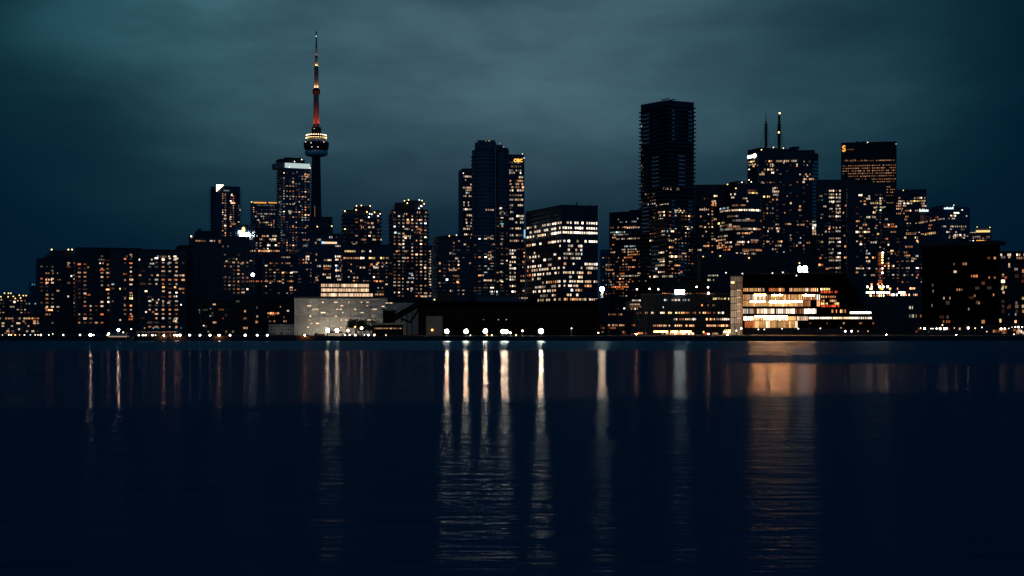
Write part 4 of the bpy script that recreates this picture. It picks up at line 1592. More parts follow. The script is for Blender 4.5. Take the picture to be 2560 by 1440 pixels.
cb.strip("""811 1862-1884:d.5 1884-1915:e.9 1915-1925:w1.6 1925-1944:e.8 1945-1972:e.7 1972-1986:e1 1987-1994:w1.6""", 17, 4.6, 'e', .9, 1, var=.22, gap=.93, wvar=(1.,))
for x0, x1, y0, y1, lv in ((1876, 1914, 752, 755.5, 60), (1924, 1977, 752, 756.5, 80), (1980, 2007, 752, 755, 50), (1886, 1916, 736, 739, 45), (1930, 1958, 736.5, 739, 40), (2008, 2038, 736.5, 739.5, 45), (1888, 1970, 790.5, 793.5, 60)):
    n = int((x1 - x0) / 9)
    for k in range(n):
        cb.bar(x0 + k * (x1 - x0) / n, x0 + (k + .8) * (x1 - x0) / n, y0, y1, 'o' if k % 4 else 'e', lv * 3.2, 'ceiling_light', out=.35, th=.2)
cb.strip("""795 2022-2080:n2.6 2082-2128:w1.6 2128-2180:n1.8""", 5, 4.6, 'n', 4, 1, var=.3, gap=.98)
cb.strip("""778 2078-2084:o1.6 2088-2094:d1 2096-2108:o1.8 2110-2116:d.7""", 9, 4.6, 'o', 1.2, 1)
cb.bar(2125, 2177, 779.8, 784, 'n', 8, 'light_strip', out=1.2)
cb.strip("""723 2051-2076:y2.4
730 2052-2098:r1.2
742 2052-2068:o1 2070-2090:d.9
752 2052-2062:d1 2074-2092:o.9
759 2052-2070:y1.6 2084-2098:y1.4
765 2052-2098:r1.2""", 6, 4, 'd', 1, 1, var=.4, gap=.75)
bm = bmesh.new()
s0, s1 = W(2052, 752, 785), W(2086, 738, 785)
add_box(bm, (s0 + s1) / 2 - cb.loc, ((s1 - s0).length, .5, .9), Vector((1, 0, 0)).rotation_difference((s1 - s0).normalized()).to_matrix())
mesh_obj('stair_flight', bm, M['black'], cb.o)
cb.strip("833 1857-1868:w1.8 1872-1883:o.9 1890-1902:d.9 1907-1926:o1.4\n828 1810-1828:y4\n835 1808-1828:o.9", 10, 4.6, 'o', 1.2, 1, gap=.8)
cb.strip("808 2022-2030:d.5 2066-2070:d.35 2096-2112:d.7 2148-2156:d.4 2180-2186:d.4\n820 2022-2036:d.4 2100-2106:o.6", 5, 5, 'd', .5, .8)
# stair tower: glass lift and stair shaft, panel by panel
st = B('stair_tower', 'tall pale lit glass stair tower between the orange floored building and the dark office', 'stair tower', 1827, 1857, 690, 778, 'dark', group=NEAR, a=1.5, d=10)
ys = [690.5, 706, 724, 741.5, 758.5, 776, 793.5, 810, 838]
for i in range(8):
    for j, (x0, x1) in enumerate(((1827, 1831), (1831, 1835.6), (1836.2, 1840.6), (1841.2, 1846), (1846, 1851.4), (1851.4, 1856.4))):
        lv = (.13, .11, .26, .30, .33, .36, .38, .24)[i] * (.75 + .5 * st.r.random())
        st.bar(x0, x1 - .5, ys[i] + .8, ys[i + 1] - .8, 'w' if j < 5 else 'o', lv, 'glass_panel', out=.12, th=.2)
st.bar(1827.5, 1836, 704, 708.5, 'y', 2.4, 'ceiling_light', out=.5)
for i in range(2, 7):
    st.bar(1842, 1852, ys[i] + .5, ys[i] + 2.4, 'w', .9, 'ceiling_light', out=.45)
st.done()
for x, y in ((1815, 682), (1856, 684), (1931, 683), (1957, 681), (1991, 689)):
    cb.lamp(x, y, .55, 'n', 3, .4)
cb.done(gain=.8)

sg = empty('rooftop_sign', W(2008, 700, 830))
tag(sg, 'pair of rounded white glowing sign panels on the roof of the orange floored building', 'sign')
for x0, x1 in ((1996, 2003), (2007.2, 2018.4)):
    bm = bmesh.new()
    p = W((x0 + x1) / 2, 673.5, 830)
    m = 830 / F
    add_box(bm, (0, 0, 0), ((x1 - x0) * m, .6, 18.6 * m))
    bmesh.ops.bevel(bm, geom=[e for e in bm.edges if abs(e.verts[0].co.y - e.verts[1].co.y) > .3], offset=.7, segments=4, affect='EDGES')
    mesh_obj('sign_panel', bm, em('k', 34), sg, p - sg.location)
for x in (2000, 2012):
    bm = bmesh.new()
    add_tube(bm, W(x, 682.5, 830.8) - sg.location, W(x, 690, 830.8) - sg.location, .15, .15)
    mesh_obj('sign_post', bm, M['black'], sg)

# wide dark arena between the towers and the shore
b = B('arena', 'wide black building with a gently curved roof behind the college', 'building', 1748, 2040, 640, 1000, 'dark', group=NEAR, a=1.5, d=40,
      front=[(1742, 30), (1752, 8), (1790, 0), (2030, 0), (2042, 14)])
b.block(1750, 1860, 633, 640.2, 3, 20, 'curved_roof', 'bluew')
b.strip("689 1770-1786:n.8 1775-1796:n1.2\n698 2036-2048:n1\n683 2030-2056:c.35", 4, 5, 'n', 1)
for x, y in ((1800, 640), (1760, 641), (1872, 645), (1998, 658)):
    b.lamp(x, y, .7, 'y', 3.4, 1)
b.done()

# construction deck with lit bays, and its hoist
b = B('construction_deck', 'unfinished concrete building whose top deck of open bays is brightly lit', 'building site', 2163, 2302, 746, 860, 'dark', group=NEAR, a=1, d=22)
for k, x in enumerate((2163, 2172, 2186, 2191, 2210, 2213, 2236, 2239, 2262, 2283, 2301)):
    b.block(x, x + 2, 729, 746, .2, .6, 'column', 'conc')
b.block(2164, 2302, 727, 729.2, .1, 20, 'deck_slab', 'conc')
b.strip("""731.5 2165-2187:n6 2190-2212:n6 2214-2226:n4 2239-2250:n5 2250-2264:w2.6
739 2166-2170:w1.2 2174-2180:y3 2183-2188:d.8
739 2190-2196:o1 2196-2206:y2.4 2207-2212:n2
737 2216-2224:d.5 2222-2228:o1 2228-2236:n7
737 2239-2250:n5 2250-2256:w2.4 2256-2262:w1 2262-2268:d1 2270-2276:w3 2282-2290:n1 2288-2294:d1
722 2173-2181:y2.4 2194-2208:g1.6 2222-2228:o1.4 2242-2246:o.9
717 2165-2172:n6 2176-2182:n6 2196-2203:n7 2205-2211:n6 2216-2222:n6
711 2176-2182:d1.2 2193-2198:d1 2202-2208:d1.4 2218-2222:d.8
721 2274-2288:o1.2""", 5.4, 5, 'w', 2, 1, var=.3)
b.strip("769 2272-2284:n.25\n790 2272-2285:n.18 2288-2293:n.2 2300-2304:d.3", 9, 5, 'n', .2, 1)
b.done(gain=1.7)
ho = empty('construction_hoist', W(2202, 838, 870))
tag(ho, 'latticed hoist mast with reddish lights rising above the lit construction deck', 'hoist')
x0, x1 = W(2195, 0, 882).x - ho.location.x, W(2207, 0, 882).x - ho.location.x
zz0, zz1 = W(0, 726, 882).z - ho.location.z, W(0, 630, 882).z - ho.location.z
bm = bmesh.new()
nst = 14
for xx in (x0, x1):
    for yy in (10.6, 13.4):
        add_tube(bm, (xx, yy, zz0), (xx, yy, zz1), .13, .13, 5)
for k in range(nst):
    za, zb = zz0 + (zz1 - zz0) * k / nst, zz0 + (zz1 - zz0) * (k + 1) / nst
    add_tube(bm, (x0, 10.6, za), (x1, 10.6, zb), .09, .09, 4)
    add_tube(bm, (x0, 10.6, zb), (x1, 10.6, zb), .09, .09, 4)
    add_tube(bm, (x0, 13.4, zb), (x1, 13.4, za), .09, .09, 4)
mesh_obj('mast', bm, M['brick'], ho)
for k, (y, h, lv) in enumerate(((632, 'n', 7), (638, 'y', 4), (643, 'y', 3), (650, 'y', 3), (657, 'y', 4), (671, 'n', 3), (682, 'n', 6))):
    o = bpy.data.objects.new('mast_lamp', ball_mesh(em(h, lv)))
    o.parent = ho
    o.location = W(2206 + (1 if k == 0 else 0), y, 880) - ho.location
    o.scale = (.6, .6, .6)
    COL.objects.link(o)
for y0, y1, lv in ((634, 640, .3), (642, 646, .35), (648, 654, .4), (657, 663, .4), (674, 680, .3), (686, 690, .25), (700, 708, .7)):
    for xx, w in ((2197.5, 4), (2203, 4)):
        bm = bmesh.new()
        add_box(bm, (0, 0, 0), (w * 880 / F, .3, (y1 - y0) * 880 / F))
        mesh_obj('landing_light', bm, em('r' if lv < .6 else 'd', lv), ho, W(xx, (y0 + y1) / 2, 884) - ho.location)

# street level frontages on the right
b = B('shop_row', 'low row of shops with dim reddish windows below the big black building', 'shop', 2286, 2440, 818, 790, 'dark', group=NEAR, a=1, d=12)
b.strip("""822 2296-2304:d.6 2308-2318:d.3 2346-2374:d.6 2392-2402:o.7 2408-2412:n.6
829 2288-2294:d.7 2300-2306:d.5 2320-2322:n.25
834 2288-2296:o.7""", 6, 4.5, 'd', .6, .9)
b.done()
b = B('shop_row', 'low row of shops with a beige lit front at the right edge of the frame', 'shop', 2442, 2580, 816, 780, 'dark', group=NEAR, a=1, d=12)
b.strip("""828 2482-2492:o.8 2494-2500:d.4
824 2497-2512:o1.4 2512-2518:d.9
831 2504-2518:d.8
825 2532-2540:o1 2544-2552:w1.6
832 2540-2548:o.8 2550-2575:w1.2
829 2536-2545:d.7 2545-2556:w1.3""", 8, 5, 'o', 1., .95)
b.done()

# small hut and crates before the pale warehouse
b = B('quay_hut', 'small hut with a warm lit wall on the quay before the pale warehouse', 'hut', 819, 855, 833, 655, 'pale', group=NEAR, a=2, d=6)
b.block(817, 857, 831.5, 833.2, -.3, 7, 'roof', 'dark')
b.strip("836.5 823-852:o.5", 3, 7, 'o', .5, 1)
b.done()
for x0, x1, y, lab, mt in ((759, 771, 836, 'dark storage container, leftmost of a row before the pale warehouse', 'dark'),
                           (774, 785, 835.5, 'pale storage container between two dark ones before the pale warehouse', 'pale'),
                           (786, 795, 836.5, 'dark storage container between the pale and the rusty containers', 'dark'),
                           (797, 811, 835, 'rusty storage container nearest the warm lit hut', 'brick'),
                           (812, 817, 836, 'narrow pale cabinet squeezed beside the warm lit hut', 'pale')):
    cx = W((x0 + x1) / 2, 0, 660)
    w = (x1 - x0) * 660 / F
    h = W(0, y, 660).z - G
    c = empty('storage_container', (cx.x, 660, G))
    tag(c, lab, 'container', 'storage containers before the warehouse')
    bm = bmesh.new()
    add_box(bm, (0, 0, h / 2 + .06), (w, 2.4, h))
    bmesh.ops.bevel(bm, geom=bm.edges[:], offset=.05, segments=1, affect='EDGES')
    mesh_obj('body', bm, M[mt], c)
    bm = bmesh.new()
    for k in range(max(2, int(w / .5))):
        add_box(bm, (-w / 2 + (k + .5) * w / max(2, int(w / .5)), -1.24, h / 2 + .06), (.12, .08, h - .3))
    mesh_obj('corrugation', bm, M[mt], c)

# moored boats on the left
bo = empty('moored_boat', W(300, 848, 604))
bo.location.z = 0
tag(bo, 'long pale moored tour boat with two decks lying at the left quay', 'boat')
hull = bmesh.new()
L2 = 5.6
sec = [(-L2, .35, 1.3), (-L2 * .7, 1.4, 1.05), (0, 1.6, 1.0), (L2 * .6, 1.35, 1.15), (L2, .12, 1.7)]
ringz = []
for x, w, z in sec:
    ringz.append([hull.verts.new(v) for v in ((x, -w, z), (x, -w * .75, -.2), (x, w * .75, -.2), (x, w, z))])
for r0, r1 in zip(ringz, ringz[1:]):
    for i in range(4):
        j = (i + 1) % 4
        hull.faces.new((r0[i], r0[j], r1[j], r1[i]))
hull.faces.new(list(reversed(ringz[0])))
hull.faces.new(ringz[-1])
bmesh.ops.recalc_face_normals(hull, faces=hull.faces[:])
mesh_obj('hull', hull, M['crate'], bo)
for nm, z, l, w in (('lower_deck', 1.75, 8.2, 2.2), ('upper_deck', 2.75, 6.4, 2.)):
    bm = bmesh.new()
    add_box(bm, (-.6, 0, z), (l, w, .8))
    bmesh.ops.bevel(bm, geom=bm.edges[:], offset=.1, segments=2, affect='EDGES')
    mesh_obj(nm, bm, M['pale'], bo)
bm = bmesh.new()
add_box(bm, (-.6, 0, 3.25), (7., 2.3, .12))
mesh_obj('canopy', bm, M['pale'], bo)
for k in range(7):
    bm = bmesh.new()
    add_box(bm, (-3.9 + k * 1.1, -1.12, 1.8), (.8, .06, .45))
    mesh_obj('window', bm, em('w', .5), bo)
fs = empty('ferry_shed', W(393, 848, 612))
fs.location.z = G
tag(fs, 'long low jetty shelter with a thin pinkish roof line right of the pale boat', 'shelter')
bm = bmesh.new()
add_box(bm, (0, 0, 1.9), (17, 3, .22))
mesh_obj('roof', bm, M['pale'], fs)
bm = bmesh.new()
add_box(bm, (0, 1.3, .9), (16.4, .2, 1.7))
mesh_obj('wall', bm, M['dark'], fs)
for k in range(8):
    bm = bmesh.new()
    add_box(bm, (-8 + k * 2.28, -1.2, .9), (.16, .16, 1.8))
    mesh_obj('post', bm, M['steel'], fs)

# ------------------------------------------------------------------ lamps along the water
ORD = 'first second third fourth fifth sixth seventh eighth ninth tenth eleventh twelfth thirteenth fourteenth fifteenth sixteenth seventeenth eighteenth nineteenth twentieth'.split()


def quay_lamp(px, py, Y, r, hue, lv, label, group, name='quay_lamp', pw=1.):
    base = W(px, py, Y)
    r, lv = r * (.54 if lv > 20 else .5), lv * pw * (13 if lv > 20 else 1.2)
    o = empty(name, (base.x, Y, G))
    tag(o, label, 'lamp', group)
    h = base.z - G
    bm = bmesh.new()
    add_tube(bm, (0, 0, 0), (0, 0, max(h - r * .9, .25)), .11, .07, 8)
    add_tube(bm, (0, 0, 0), (0, 0, .3), .2, .16, 8)
    mesh_obj('pole', bm, M['black'], o)
    g = bpy.data.objects.new('lamp_globe', ball_mesh(em(hue, lv)))
    g.parent = o
    g.location = (0, 0, max(h, .5))
    g.scale = (r, r, r)
    COL.objects.link(g)
    bm = lathe([(r * .35, max(h, .5) + r * .86), (r * .75, max(h, .5) + r * .98), (r * .2, max(h, .5) + r * 1.3)], 10)
    mesh_obj('lamp_cap', bm, M['black'], o)
    return o


QL = 'lamps along the left promenade'
left = [(6, 842, .4, 'n', 2), (22, 838, .5, 'n', 4), (28, 838, .5, 'n', 4), (38, 842.5, .6, 'g', 3), (49, 845, .4, 'o', 2), (61, 839, .5, 'n', 4), (76, 837, .4, 'c', 2), (88, 844.5, .45, 'n', 3), (95, 843, .5, 'w', 2.4), (102, 841, .7, 'n', 5),
        (122, 843.5, .45, 'n', 4), (132, 835, .4, 'n', 3), (158, 841, .65, 'n', 6), (200, 840, .7, 'n', 7)]
for k, (x, y, r, h, l) in enumerate(left):
    quay_lamp(x, y, 640, r, h, l, f'small lamp in the far left shore row, {ORD[k]} counting from the left edge', QL)
quay_lamp(226, 842.5, 630, 1.0, 'n', 21, 'large white lamp standing left of the pale boat', QL)
quay_lamp(234, 841, 632, .55, 'n', 6, 'small lamp touching the large white lamp left of the pale boat', QL)
quay_lamp(296, 825, 640, 1.0, 'n', 21, 'tall bright white lamp rising behind the pale boat', QL)
quay_lamp(272, 834, 625, .8, 'n', 10, 'white lamp above the bow end of the pale boat', QL)
quay_lamp(269, 842, 622, .6, 'w', 7, 'low warm lamp under the white one at the pale boat', QL)
quay_lamp(308, 831, 640, .5, 'w', 7, 'small warm lamp just right of the tall lamp behind the boat', QL)
quay_lamp(328, 823, 660, .5, 'n', 6, 'small high lamp over the right end of the pale boat', QL)
pier = [(347, 841.5, .6, 9), (357, 842, .6, 8), (364, 842, .6, 9), (381, 841.5, .65, 8), (389, 841.5, .4, 4), (436, 841.5, .65, 8)]
for k, (x, y, r, l) in enumerate(pier):
    quay_lamp(x, y, 609, r, 'n', l, f'lamp in front of the jetty shelter, {ORD[k]} from its left end', QL)
quay_lamp(450, 839, 615, .95, 'w', 14, 'bright warm lamp at the right end of the jetty shelter', QL)
row = [(474, 843, .8), (500, 843, .75), (525, 843, .85), (549, 843, .75), (575, 843, .75), (613, 842, .95), (643, 842, .75), (668, 842, .8)]
for k, (x, y, r) in enumerate(row):
    quay_lamp(x, y, 612, r, 'n', 10, f'white lamp in the even row before the low harbour blocks, {ORD[k]} from the left', QL)
quay_lamp(509, 814, 700, .45, 'n', 4, 'small high lamp at the left end of the low harbour blocks', QL)

WL = 'lamps before the pale warehouse'
quay_lamp(819, 826, 636, 1.4, 'v', 21, 'bright lamp before the pale warehouse, left one of the pair above the hut', WL, pw=.6)
quay_lamp(842.5, 826, 636, 1.4, 'v', 21, 'bright lamp before the pale warehouse, right one of the pair above the hut', WL, pw=.6)
quay_lamp(870, 826.5, 670, 1.0, 'w', 16, 'lamp at the left foot of the round tree', WL)
quay_lamp(904, 820.5, 665, 1.1, 'n', 20, 'white lamp under the right side of the round tree', WL)
for k, (x, y, r, h, l) in enumerate(((862, 839, .5, 'n', 4), (874, 839, .55, 'n', 6), (888, 838.5, .7, 'n', 9), (911, 838, .4, 'n', 4), (921, 838.5, .75, 'n', 9), (936, 838, .8, 'n', 9), (965, 843, .4, 'n', 3))):
    quay_lamp(x, y, 625, r, h, l, f'small quay lamp below the trees, {ORD[k]} of seven from the left', WL)
quay_lamp(888, 817, 655, .55, 'd', 9, 'small orange uplight glowing inside the round tree crown', WL, 'garden_lamp')
quay_lamp(937, 842.5, 620, .45, 'o', 5, 'low orange lamp right of the trees on the quay', WL)

for px_, Yf, lvf, lab in ((790, 715.5, 230, 'added ground floodlight aimed up at the pale warehouse wall, left one of three'), (826, 715.5, 290, 'added ground floodlight aimed up at the pale warehouse wall, middle one of three'),
                          (868, 715.5, 240, 'added ground floodlight aimed up at the pale warehouse wall, right one of three'), (704, 791, 55, 'added ground floodlight before the pale louvred screen')):
    fo = empty('added_floodlight', (W(px_, 0, Yf).x, Yf, G))  # added floodlights, put in to brighten the warehouse wall and the screen
    tag(fo, lab, 'floodlight', WL)
    rm = Matrix.Rotation(R(24), 3, 'X')
    bm = bmesh.new()
    add_box(bm, (0, 0, .75), (1.3, .3, .7), rm)
    add_box(bm, (-.55, 0, .25), (.1, .1, .5))
    add_box(bm, (.55, 0, .25), (.1, .1, .5))
    mesh_obj('housing', bm, M['black'], fo)
    bm = bmesh.new()
    add_box(bm, Vector((0, 0, .75)) + rm @ Vector((0, .17, 0)), (1.2, .04, .6), rm)
    mesh_obj('lens', bm, em('v', lvf), fo)

DL = 'big lamps along the dark wharf'
names = ['big lamp nearest the orange lit door on the dark wharf', 'big lamp second from the orange lit door on the dark wharf', 'big lamp third from the orange lit door on the dark wharf',
         'left lamp of the close pair on the dark wharf', 'right lamp of the close pair on the dark wharf', 'brightest big lamp at the right end of the dark wharf']
for (x, y, r, l), nm in zip(((1117, 828, 1.45, 60), (1165, 828, 1.45, 60), (1213.5, 828, 1.5, 60), (1257, 828.5, 1.4, 60), (1266, 829.5, 1.25, 50), (1352.5, 828, 1.75, 75)), names):
    quay_lamp(x, y, 620, r, 'v', l * .8, nm, DL, 'wharf_lamp')
for k, (x, y, r, h, l) in enumerate(((1176, 838, .4, 'n', 3), (1230, 840, .55, 'd', 5), (1218, 842, .4, 'd', 4), (1276, 832, .8, 'n', 9), (1290, 839, .55, 'o', 6), (1306, 827, .7, 'n', 10), (1429, 821, .5, 'n', 4), (1496, 832, .6, 'w', 6))):
    quay_lamp(x, y, 622, r, h, l, f'small lamp among the big wharf lamps, {ORD[k]} of eight from the left', DL)

AL = 'added amber lamps at the water edge'
for x, y, Y, r, h, lab in ((410, 838.5, 606.5, .42, 'o', 'added amber lamp before the jetty shelter, left one of two'), (443, 838.5, 606.5, .36, 'o', 'added amber lamp before the jetty shelter, right one of two'),
                           (547, 839.5, 606.5, .4, 'o', 'added amber lamp among the even row of white lamps by the low harbour blocks'), (762, 840, 606.5, .42, 'd', 'added amber lamp at the left end of the container row'),
                           (1590, 835, 640, .48, 'o', 'added amber lamp before the red shop front left of the media building'), (1772, 835, 640, .48, 'o', 'added amber lamp by the red sign of the dark waterside office'),
                           (1820, 836, 640, .48, 'o', 'added amber lamp at the foot of the pale lit stair tower'), (2215, 838, 640, .42, 'w', 'added amber lamp on the quay below the lit construction deck'),
                           (2390, 838, 640, .38, 'o', 'added amber lamp on the quay below the big black building')):
    quay_lamp(x, y, Y, r, h, 24, lab, AL)  # added lamps, put in to throw amber streaks on the water

fm = empty('floodlight_mast', W(1505, 838, 790))
tag(fm, 'lattice mast carrying one brilliant white floodlight right of the corner office', 'floodlight mast')
zt = W(0, 723, 790).z - fm.location.z
bm = bmesh.new()
for sx in (-1, 1):
    for sy in (-1, 1):
        add_tube(bm, (sx * .75, sy * .75, 0), (sx * .55, sy * .55, zt - .8), .1, .08, 5)
nst = 26
for k in range(nst):
    za, zb = (zt - .8) * k / nst, (zt - .8) * (k + 1) / nst
    for a_, c_ in (((-.75, -.75), (.75, -.75)), ((.75, .75), (-.75, .75))):
        add_tube(bm, (a_[0] * .85, a_[1] * .85, za), (c_[0] * .85, c_[1] * .85, zb), .06, .06, 4)
mesh_obj('mast', bm, M['steel'], fm)
g = bpy.data.objects.new('floodlight', ball_mesh(em('v', 240)))
g.parent = fm
g.location = (0, -.2, zt)
g.scale = (1.25, 1.25, 1.25)
COL.objects.link(g)

hl = empty('mast_lamp', W(632, 760, 1150))
tag(hl, 'lone blue white lamp on a high mast among the dark blocks below the gold emblem', 'lamp')
bm = bmesh.new()
add_tube(bm, (0, 0, G - hl.location.z), (0, 0, W(0, 689, 1150).z - hl.location.z), .3, .2, 6)
mesh_obj('pole', bm, M['black'], hl)
g = bpy.data.objects.new('lamp_globe', ball_mesh(em('c', 16)))
g.parent = hl
g.location = (0, 0, W(0, 687, 1150).z - hl.location.z)
g.scale = (1.35, 1.35, 1.35)
COL.objects.link(g)

RL = 'lamps along the right promenade'
right = [(1853, 821, .75, 'n', 9), (1841, 826.5, .6, 'n', 6), (1896, 823.5, .5, 'n', 5), (1911, 823.5, .5, 'n', 5), (1955, 822, .45, 'n', 4), (1996, 821.5, .55, 'n', 5), (2051, 821, .45, 'n', 5), (2113, 828, .8, 'n', 11), (2129, 828, .8, 'n', 11), (2145, 828, .4, 'o', 3), (2170, 828, .4, 'o', 3)]
for k, (x, y, r, h, l) in enumerate(right):
    quay_lamp(x, y, 690, r, h, l, f'lamp on the promenade before the orange floored building, {ORD[k]} from the left', RL)
far = [(2302, 820, .45, 'n', 4), (2311.5, 821.5, .9, 'n', 11), (2327, 821.5, .45, 'n', 5), (2332, 821.5, .45, 'n', 5), (2341.5, 821.5, .75, 'n', 8), (2350.5, 821.5, 1.0, 'n', 12), (2361, 821.5, 1.0, 'n', 12), (2366, 821, .9, 'n', 12), (2356, 812.5, .6, 'y', 4), (2386, 820, .35, 'n', 3), (2420.5, 820, 1.0, 'n', 14), (2438, 820.5, .6, 'o', 4), (2455, 818.5, .5, 'n', 5), (2467, 829, .5, 'o', 3)]
for k, (x, y, r, h, l) in enumerate(far):
    quay_lamp(x, y, 720, r, h, l, f'lamp at the foot of the big black building, {ORD[k]} from the left', RL)
edge = [(2503, 822, .95, 'w', 10), (2512, 821.5, .7, 'n', 9), (2522, 821, .4, 'n', 4), (2530, 818, .35, 'n', 3), (2538.5, 817.5, .6, 'n', 7), (2546, 817.5, .8, 'n', 9), (2555.5, 817.5, .6, 'n', 7), (2535, 837, .55, 'n', 4)]
for k, (x, y, r, h, l) in enumerate(edge):
    quay_lamp(x, y, 720, r, h, l, f'lamp by the beige lit shops at the right edge, {ORD[k]} from the left', RL)


# ------------------------------------------------------------------ trees
def tree(px, Y, height, spread, label, group, leafy=0, seed=1, name='bare_tree'):
    r = random.Random(seed)
    base = Vector((W(px, 0, Y).x, Y, G))
    o = empty(name, base)
    tag(o, label, 'tree', group)
    tr, cr = bmesh.new(), bmesh.new()
    th = height * (.2 if leafy > 3 else .3)
    add_tube(tr, (0, 0, 0), (.05, 0, th), .05 * height * .55, .034 * height * .55, 8)
    mesh_obj('trunk', tr, M['bark'], o)
    tips = []

    def grow(p, d, ln, rad, lev):
        e = p + d * ln
        add_tube(cr, p, e, rad, rad * .62, 5 if lev < 2 else 3)
        if leafy > 3 and lev in (2, 3):
            tips.append(e)
        if lev >= 4:
            tips.append(e)
            return
        for _ in range(3 if lev < 3 else 2):
            nd = (d + Vector((r.uniform(-1, 1) * spread, r.uniform(-1, 1) * spread, r.uniform(-.25, .45)))).normalized()
            grow(e, nd, ln * r.uniform(.62, .82), rad * .62, lev + 1)
    for k in range(4):
        a = k * 1.57 + r.random()
        grow(Vector((.05, 0, th * .96)), Vector((math.cos(a) * spread, math.sin(a) * spread, 1)).normalized(), height * .24, .02 * height * .7, 1)
    if leafy:
        for p in tips:
            for _ in range(leafy):
                c = p + Vector((r.gauss(0, .62), r.gauss(0, .62), r.gauss(0, .55)))
                s = r.uniform(.14, .36)
                m = Matrix.Translation(c) @ Matrix.Rotation(r.random() * 6.28, 4, Vector((r.gauss(0, 1), r.gauss(0, 1), r.gauss(0, 1))).normalized())
                vs = [cr.verts.new(m @ Vector(v)) for v in ((-s, -s * .6, 0), (s, -s * .6, .05), (s * .8, s * .6, 0), (-s * .8, s * .6, .06))]
                f = cr.faces.new(vs)
                f.material_index = 1
    mesh_obj('crown', cr, [M['bark'], M['leaf']], o)


TR = 'trees along the shore'
tree(889, 690, 8.8, .72, 'round dense dark tree in front of the pale warehouse wall', TR, 16, 3, 'round_tree')
tree(925, 695, 8.8, .75, 'thin half bare tree right of the round tree before the pale warehouse', TR, 2, 4)
tree(910, 700, 6.4, .9, 'low dark tree tucked between the round tree and the thin one', TR, 12, 8, 'round_tree')
for k, (x, Y, h, lab) in enumerate(((1842, 730, 6.5, 'dark bare tree before the foot of the pale lit stair tower'),
                                    (1870, 735, 6.2, 'bare tree before the glowing hall, nearest the stair tower'),
                                    (1908, 735, 6.4, 'bare tree before the glowing hall, second from the stair tower'),
                                    (1940, 735, 5.2, 'smaller bare tree before the glowing hall, third from the stair tower'),
                                    (1977, 735, 7.0, 'bare tree at the right end of the glowing hall'),
                                    (1522, 700, 5.6, 'bare tree before the low hall beside the floodlight mast'),
                                    (1552, 700, 6.0, 'bare tree at the right end of the low hall beside the mast'),
                                    (2030, 725, 6.2, 'bare tree under the left end of the long white light strip'),
                                    (2104, 725, 6.0, 'bare tree under the right end of the long white light strip'),
                                    (2296, 740, 6.4, 'bare tree at the left foot of the big black building'),
                                    (2372, 740, 6.2, 'bare tree below the middle of the big black building'),
                                    (2476, 740, 6.6, 'bare tree before the beige lit shops at the right'))):
    tree(x, Y, h, .75, lab, TR, 0, 20 + k)
# ================================================================== land, quay and water
bm = bmesh.new()
add_box(bm, (0, 608.5 + 3000, G - 3), (9000, 6000, 6))
o = mesh_obj('ground', bm, M['land'])
o['kind'] = 'structure'
bm = bmesh.new()
add_box(bm, (0, 607.6, G - 2.9), (9000, 1.4, 6.1))
for k in range(-40, 41):
    add_box(bm, (k * 9, 606.8, .8), (.5, .3, 2.0))
o = mesh_obj('quay_wall', bm, M['quay'])
tag(o, 'dark concrete quay wall along the far waterline', 'quay wall')

bm = bmesh.new()
for y0, y1 in ((-200, 609),):
    vs = [bm.verts.new(v) for v in ((-4500, y0, 0), (4500, y0, 0), (4500, y1, 0), (-4500, y1, 0))]
    bm.faces.new(vs)
m, nt, N, L, bs = new_mat('lake_water')


def node(t, **kw):
    n = N.new(t)
    for k, v in kw.items():
        setattr(n, k, v)
    return n


def mth(op, a, c=None, clamp=False):
    n = node('ShaderNodeMath', operation=op, use_clamp=clamp)
    for i, v in enumerate((a, c)):
        if v is None:
            continue
        if isinstance(v, (int, float)):
            n.inputs[i].default_value = v
        else:
            L.new(v, n.inputs[i])
    return n.outputs[0]


def ramp(v, a, c, lo, hi, smooth=True):
    n = node('ShaderNodeMapRange', interpolation_type='SMOOTHSTEP' if smooth else 'LINEAR')
    n.inputs['From Min'].default_value = a
    n.inputs['From Max'].default_value = c
    n.inputs['To Min'].default_value = lo
    n.inputs['To Max'].default_value = hi
    L.new(v, n.inputs['Value'])
    return n.outputs['Result']


tc = node('ShaderNodeTexCoord')
sp = node('ShaderNodeSeparateXYZ')
L.new(tc.outputs['Object'], sp.inputs['Vector'])
X, Yw = sp.outputs['X'], sp.outputs['Y']


def noise(scale, sx=1., sy=1., detail=3, rough=.55):
    mp = node('ShaderNodeMapping')
    mp.inputs['Scale'].default_value = (sx, sy, 1)
    L.new(tc.outputs['Object'], mp.inputs['Vector'])
    n = node('ShaderNodeTexNoise')
    n.inputs['Scale'].default_value = scale
    n.inputs['Detail'].default_value = detail
    n.inputs['Roughness'].default_value = rough
    L.new(mp.outputs['Vector'], n.inputs['Vector'])
    return n.outputs['Fac']


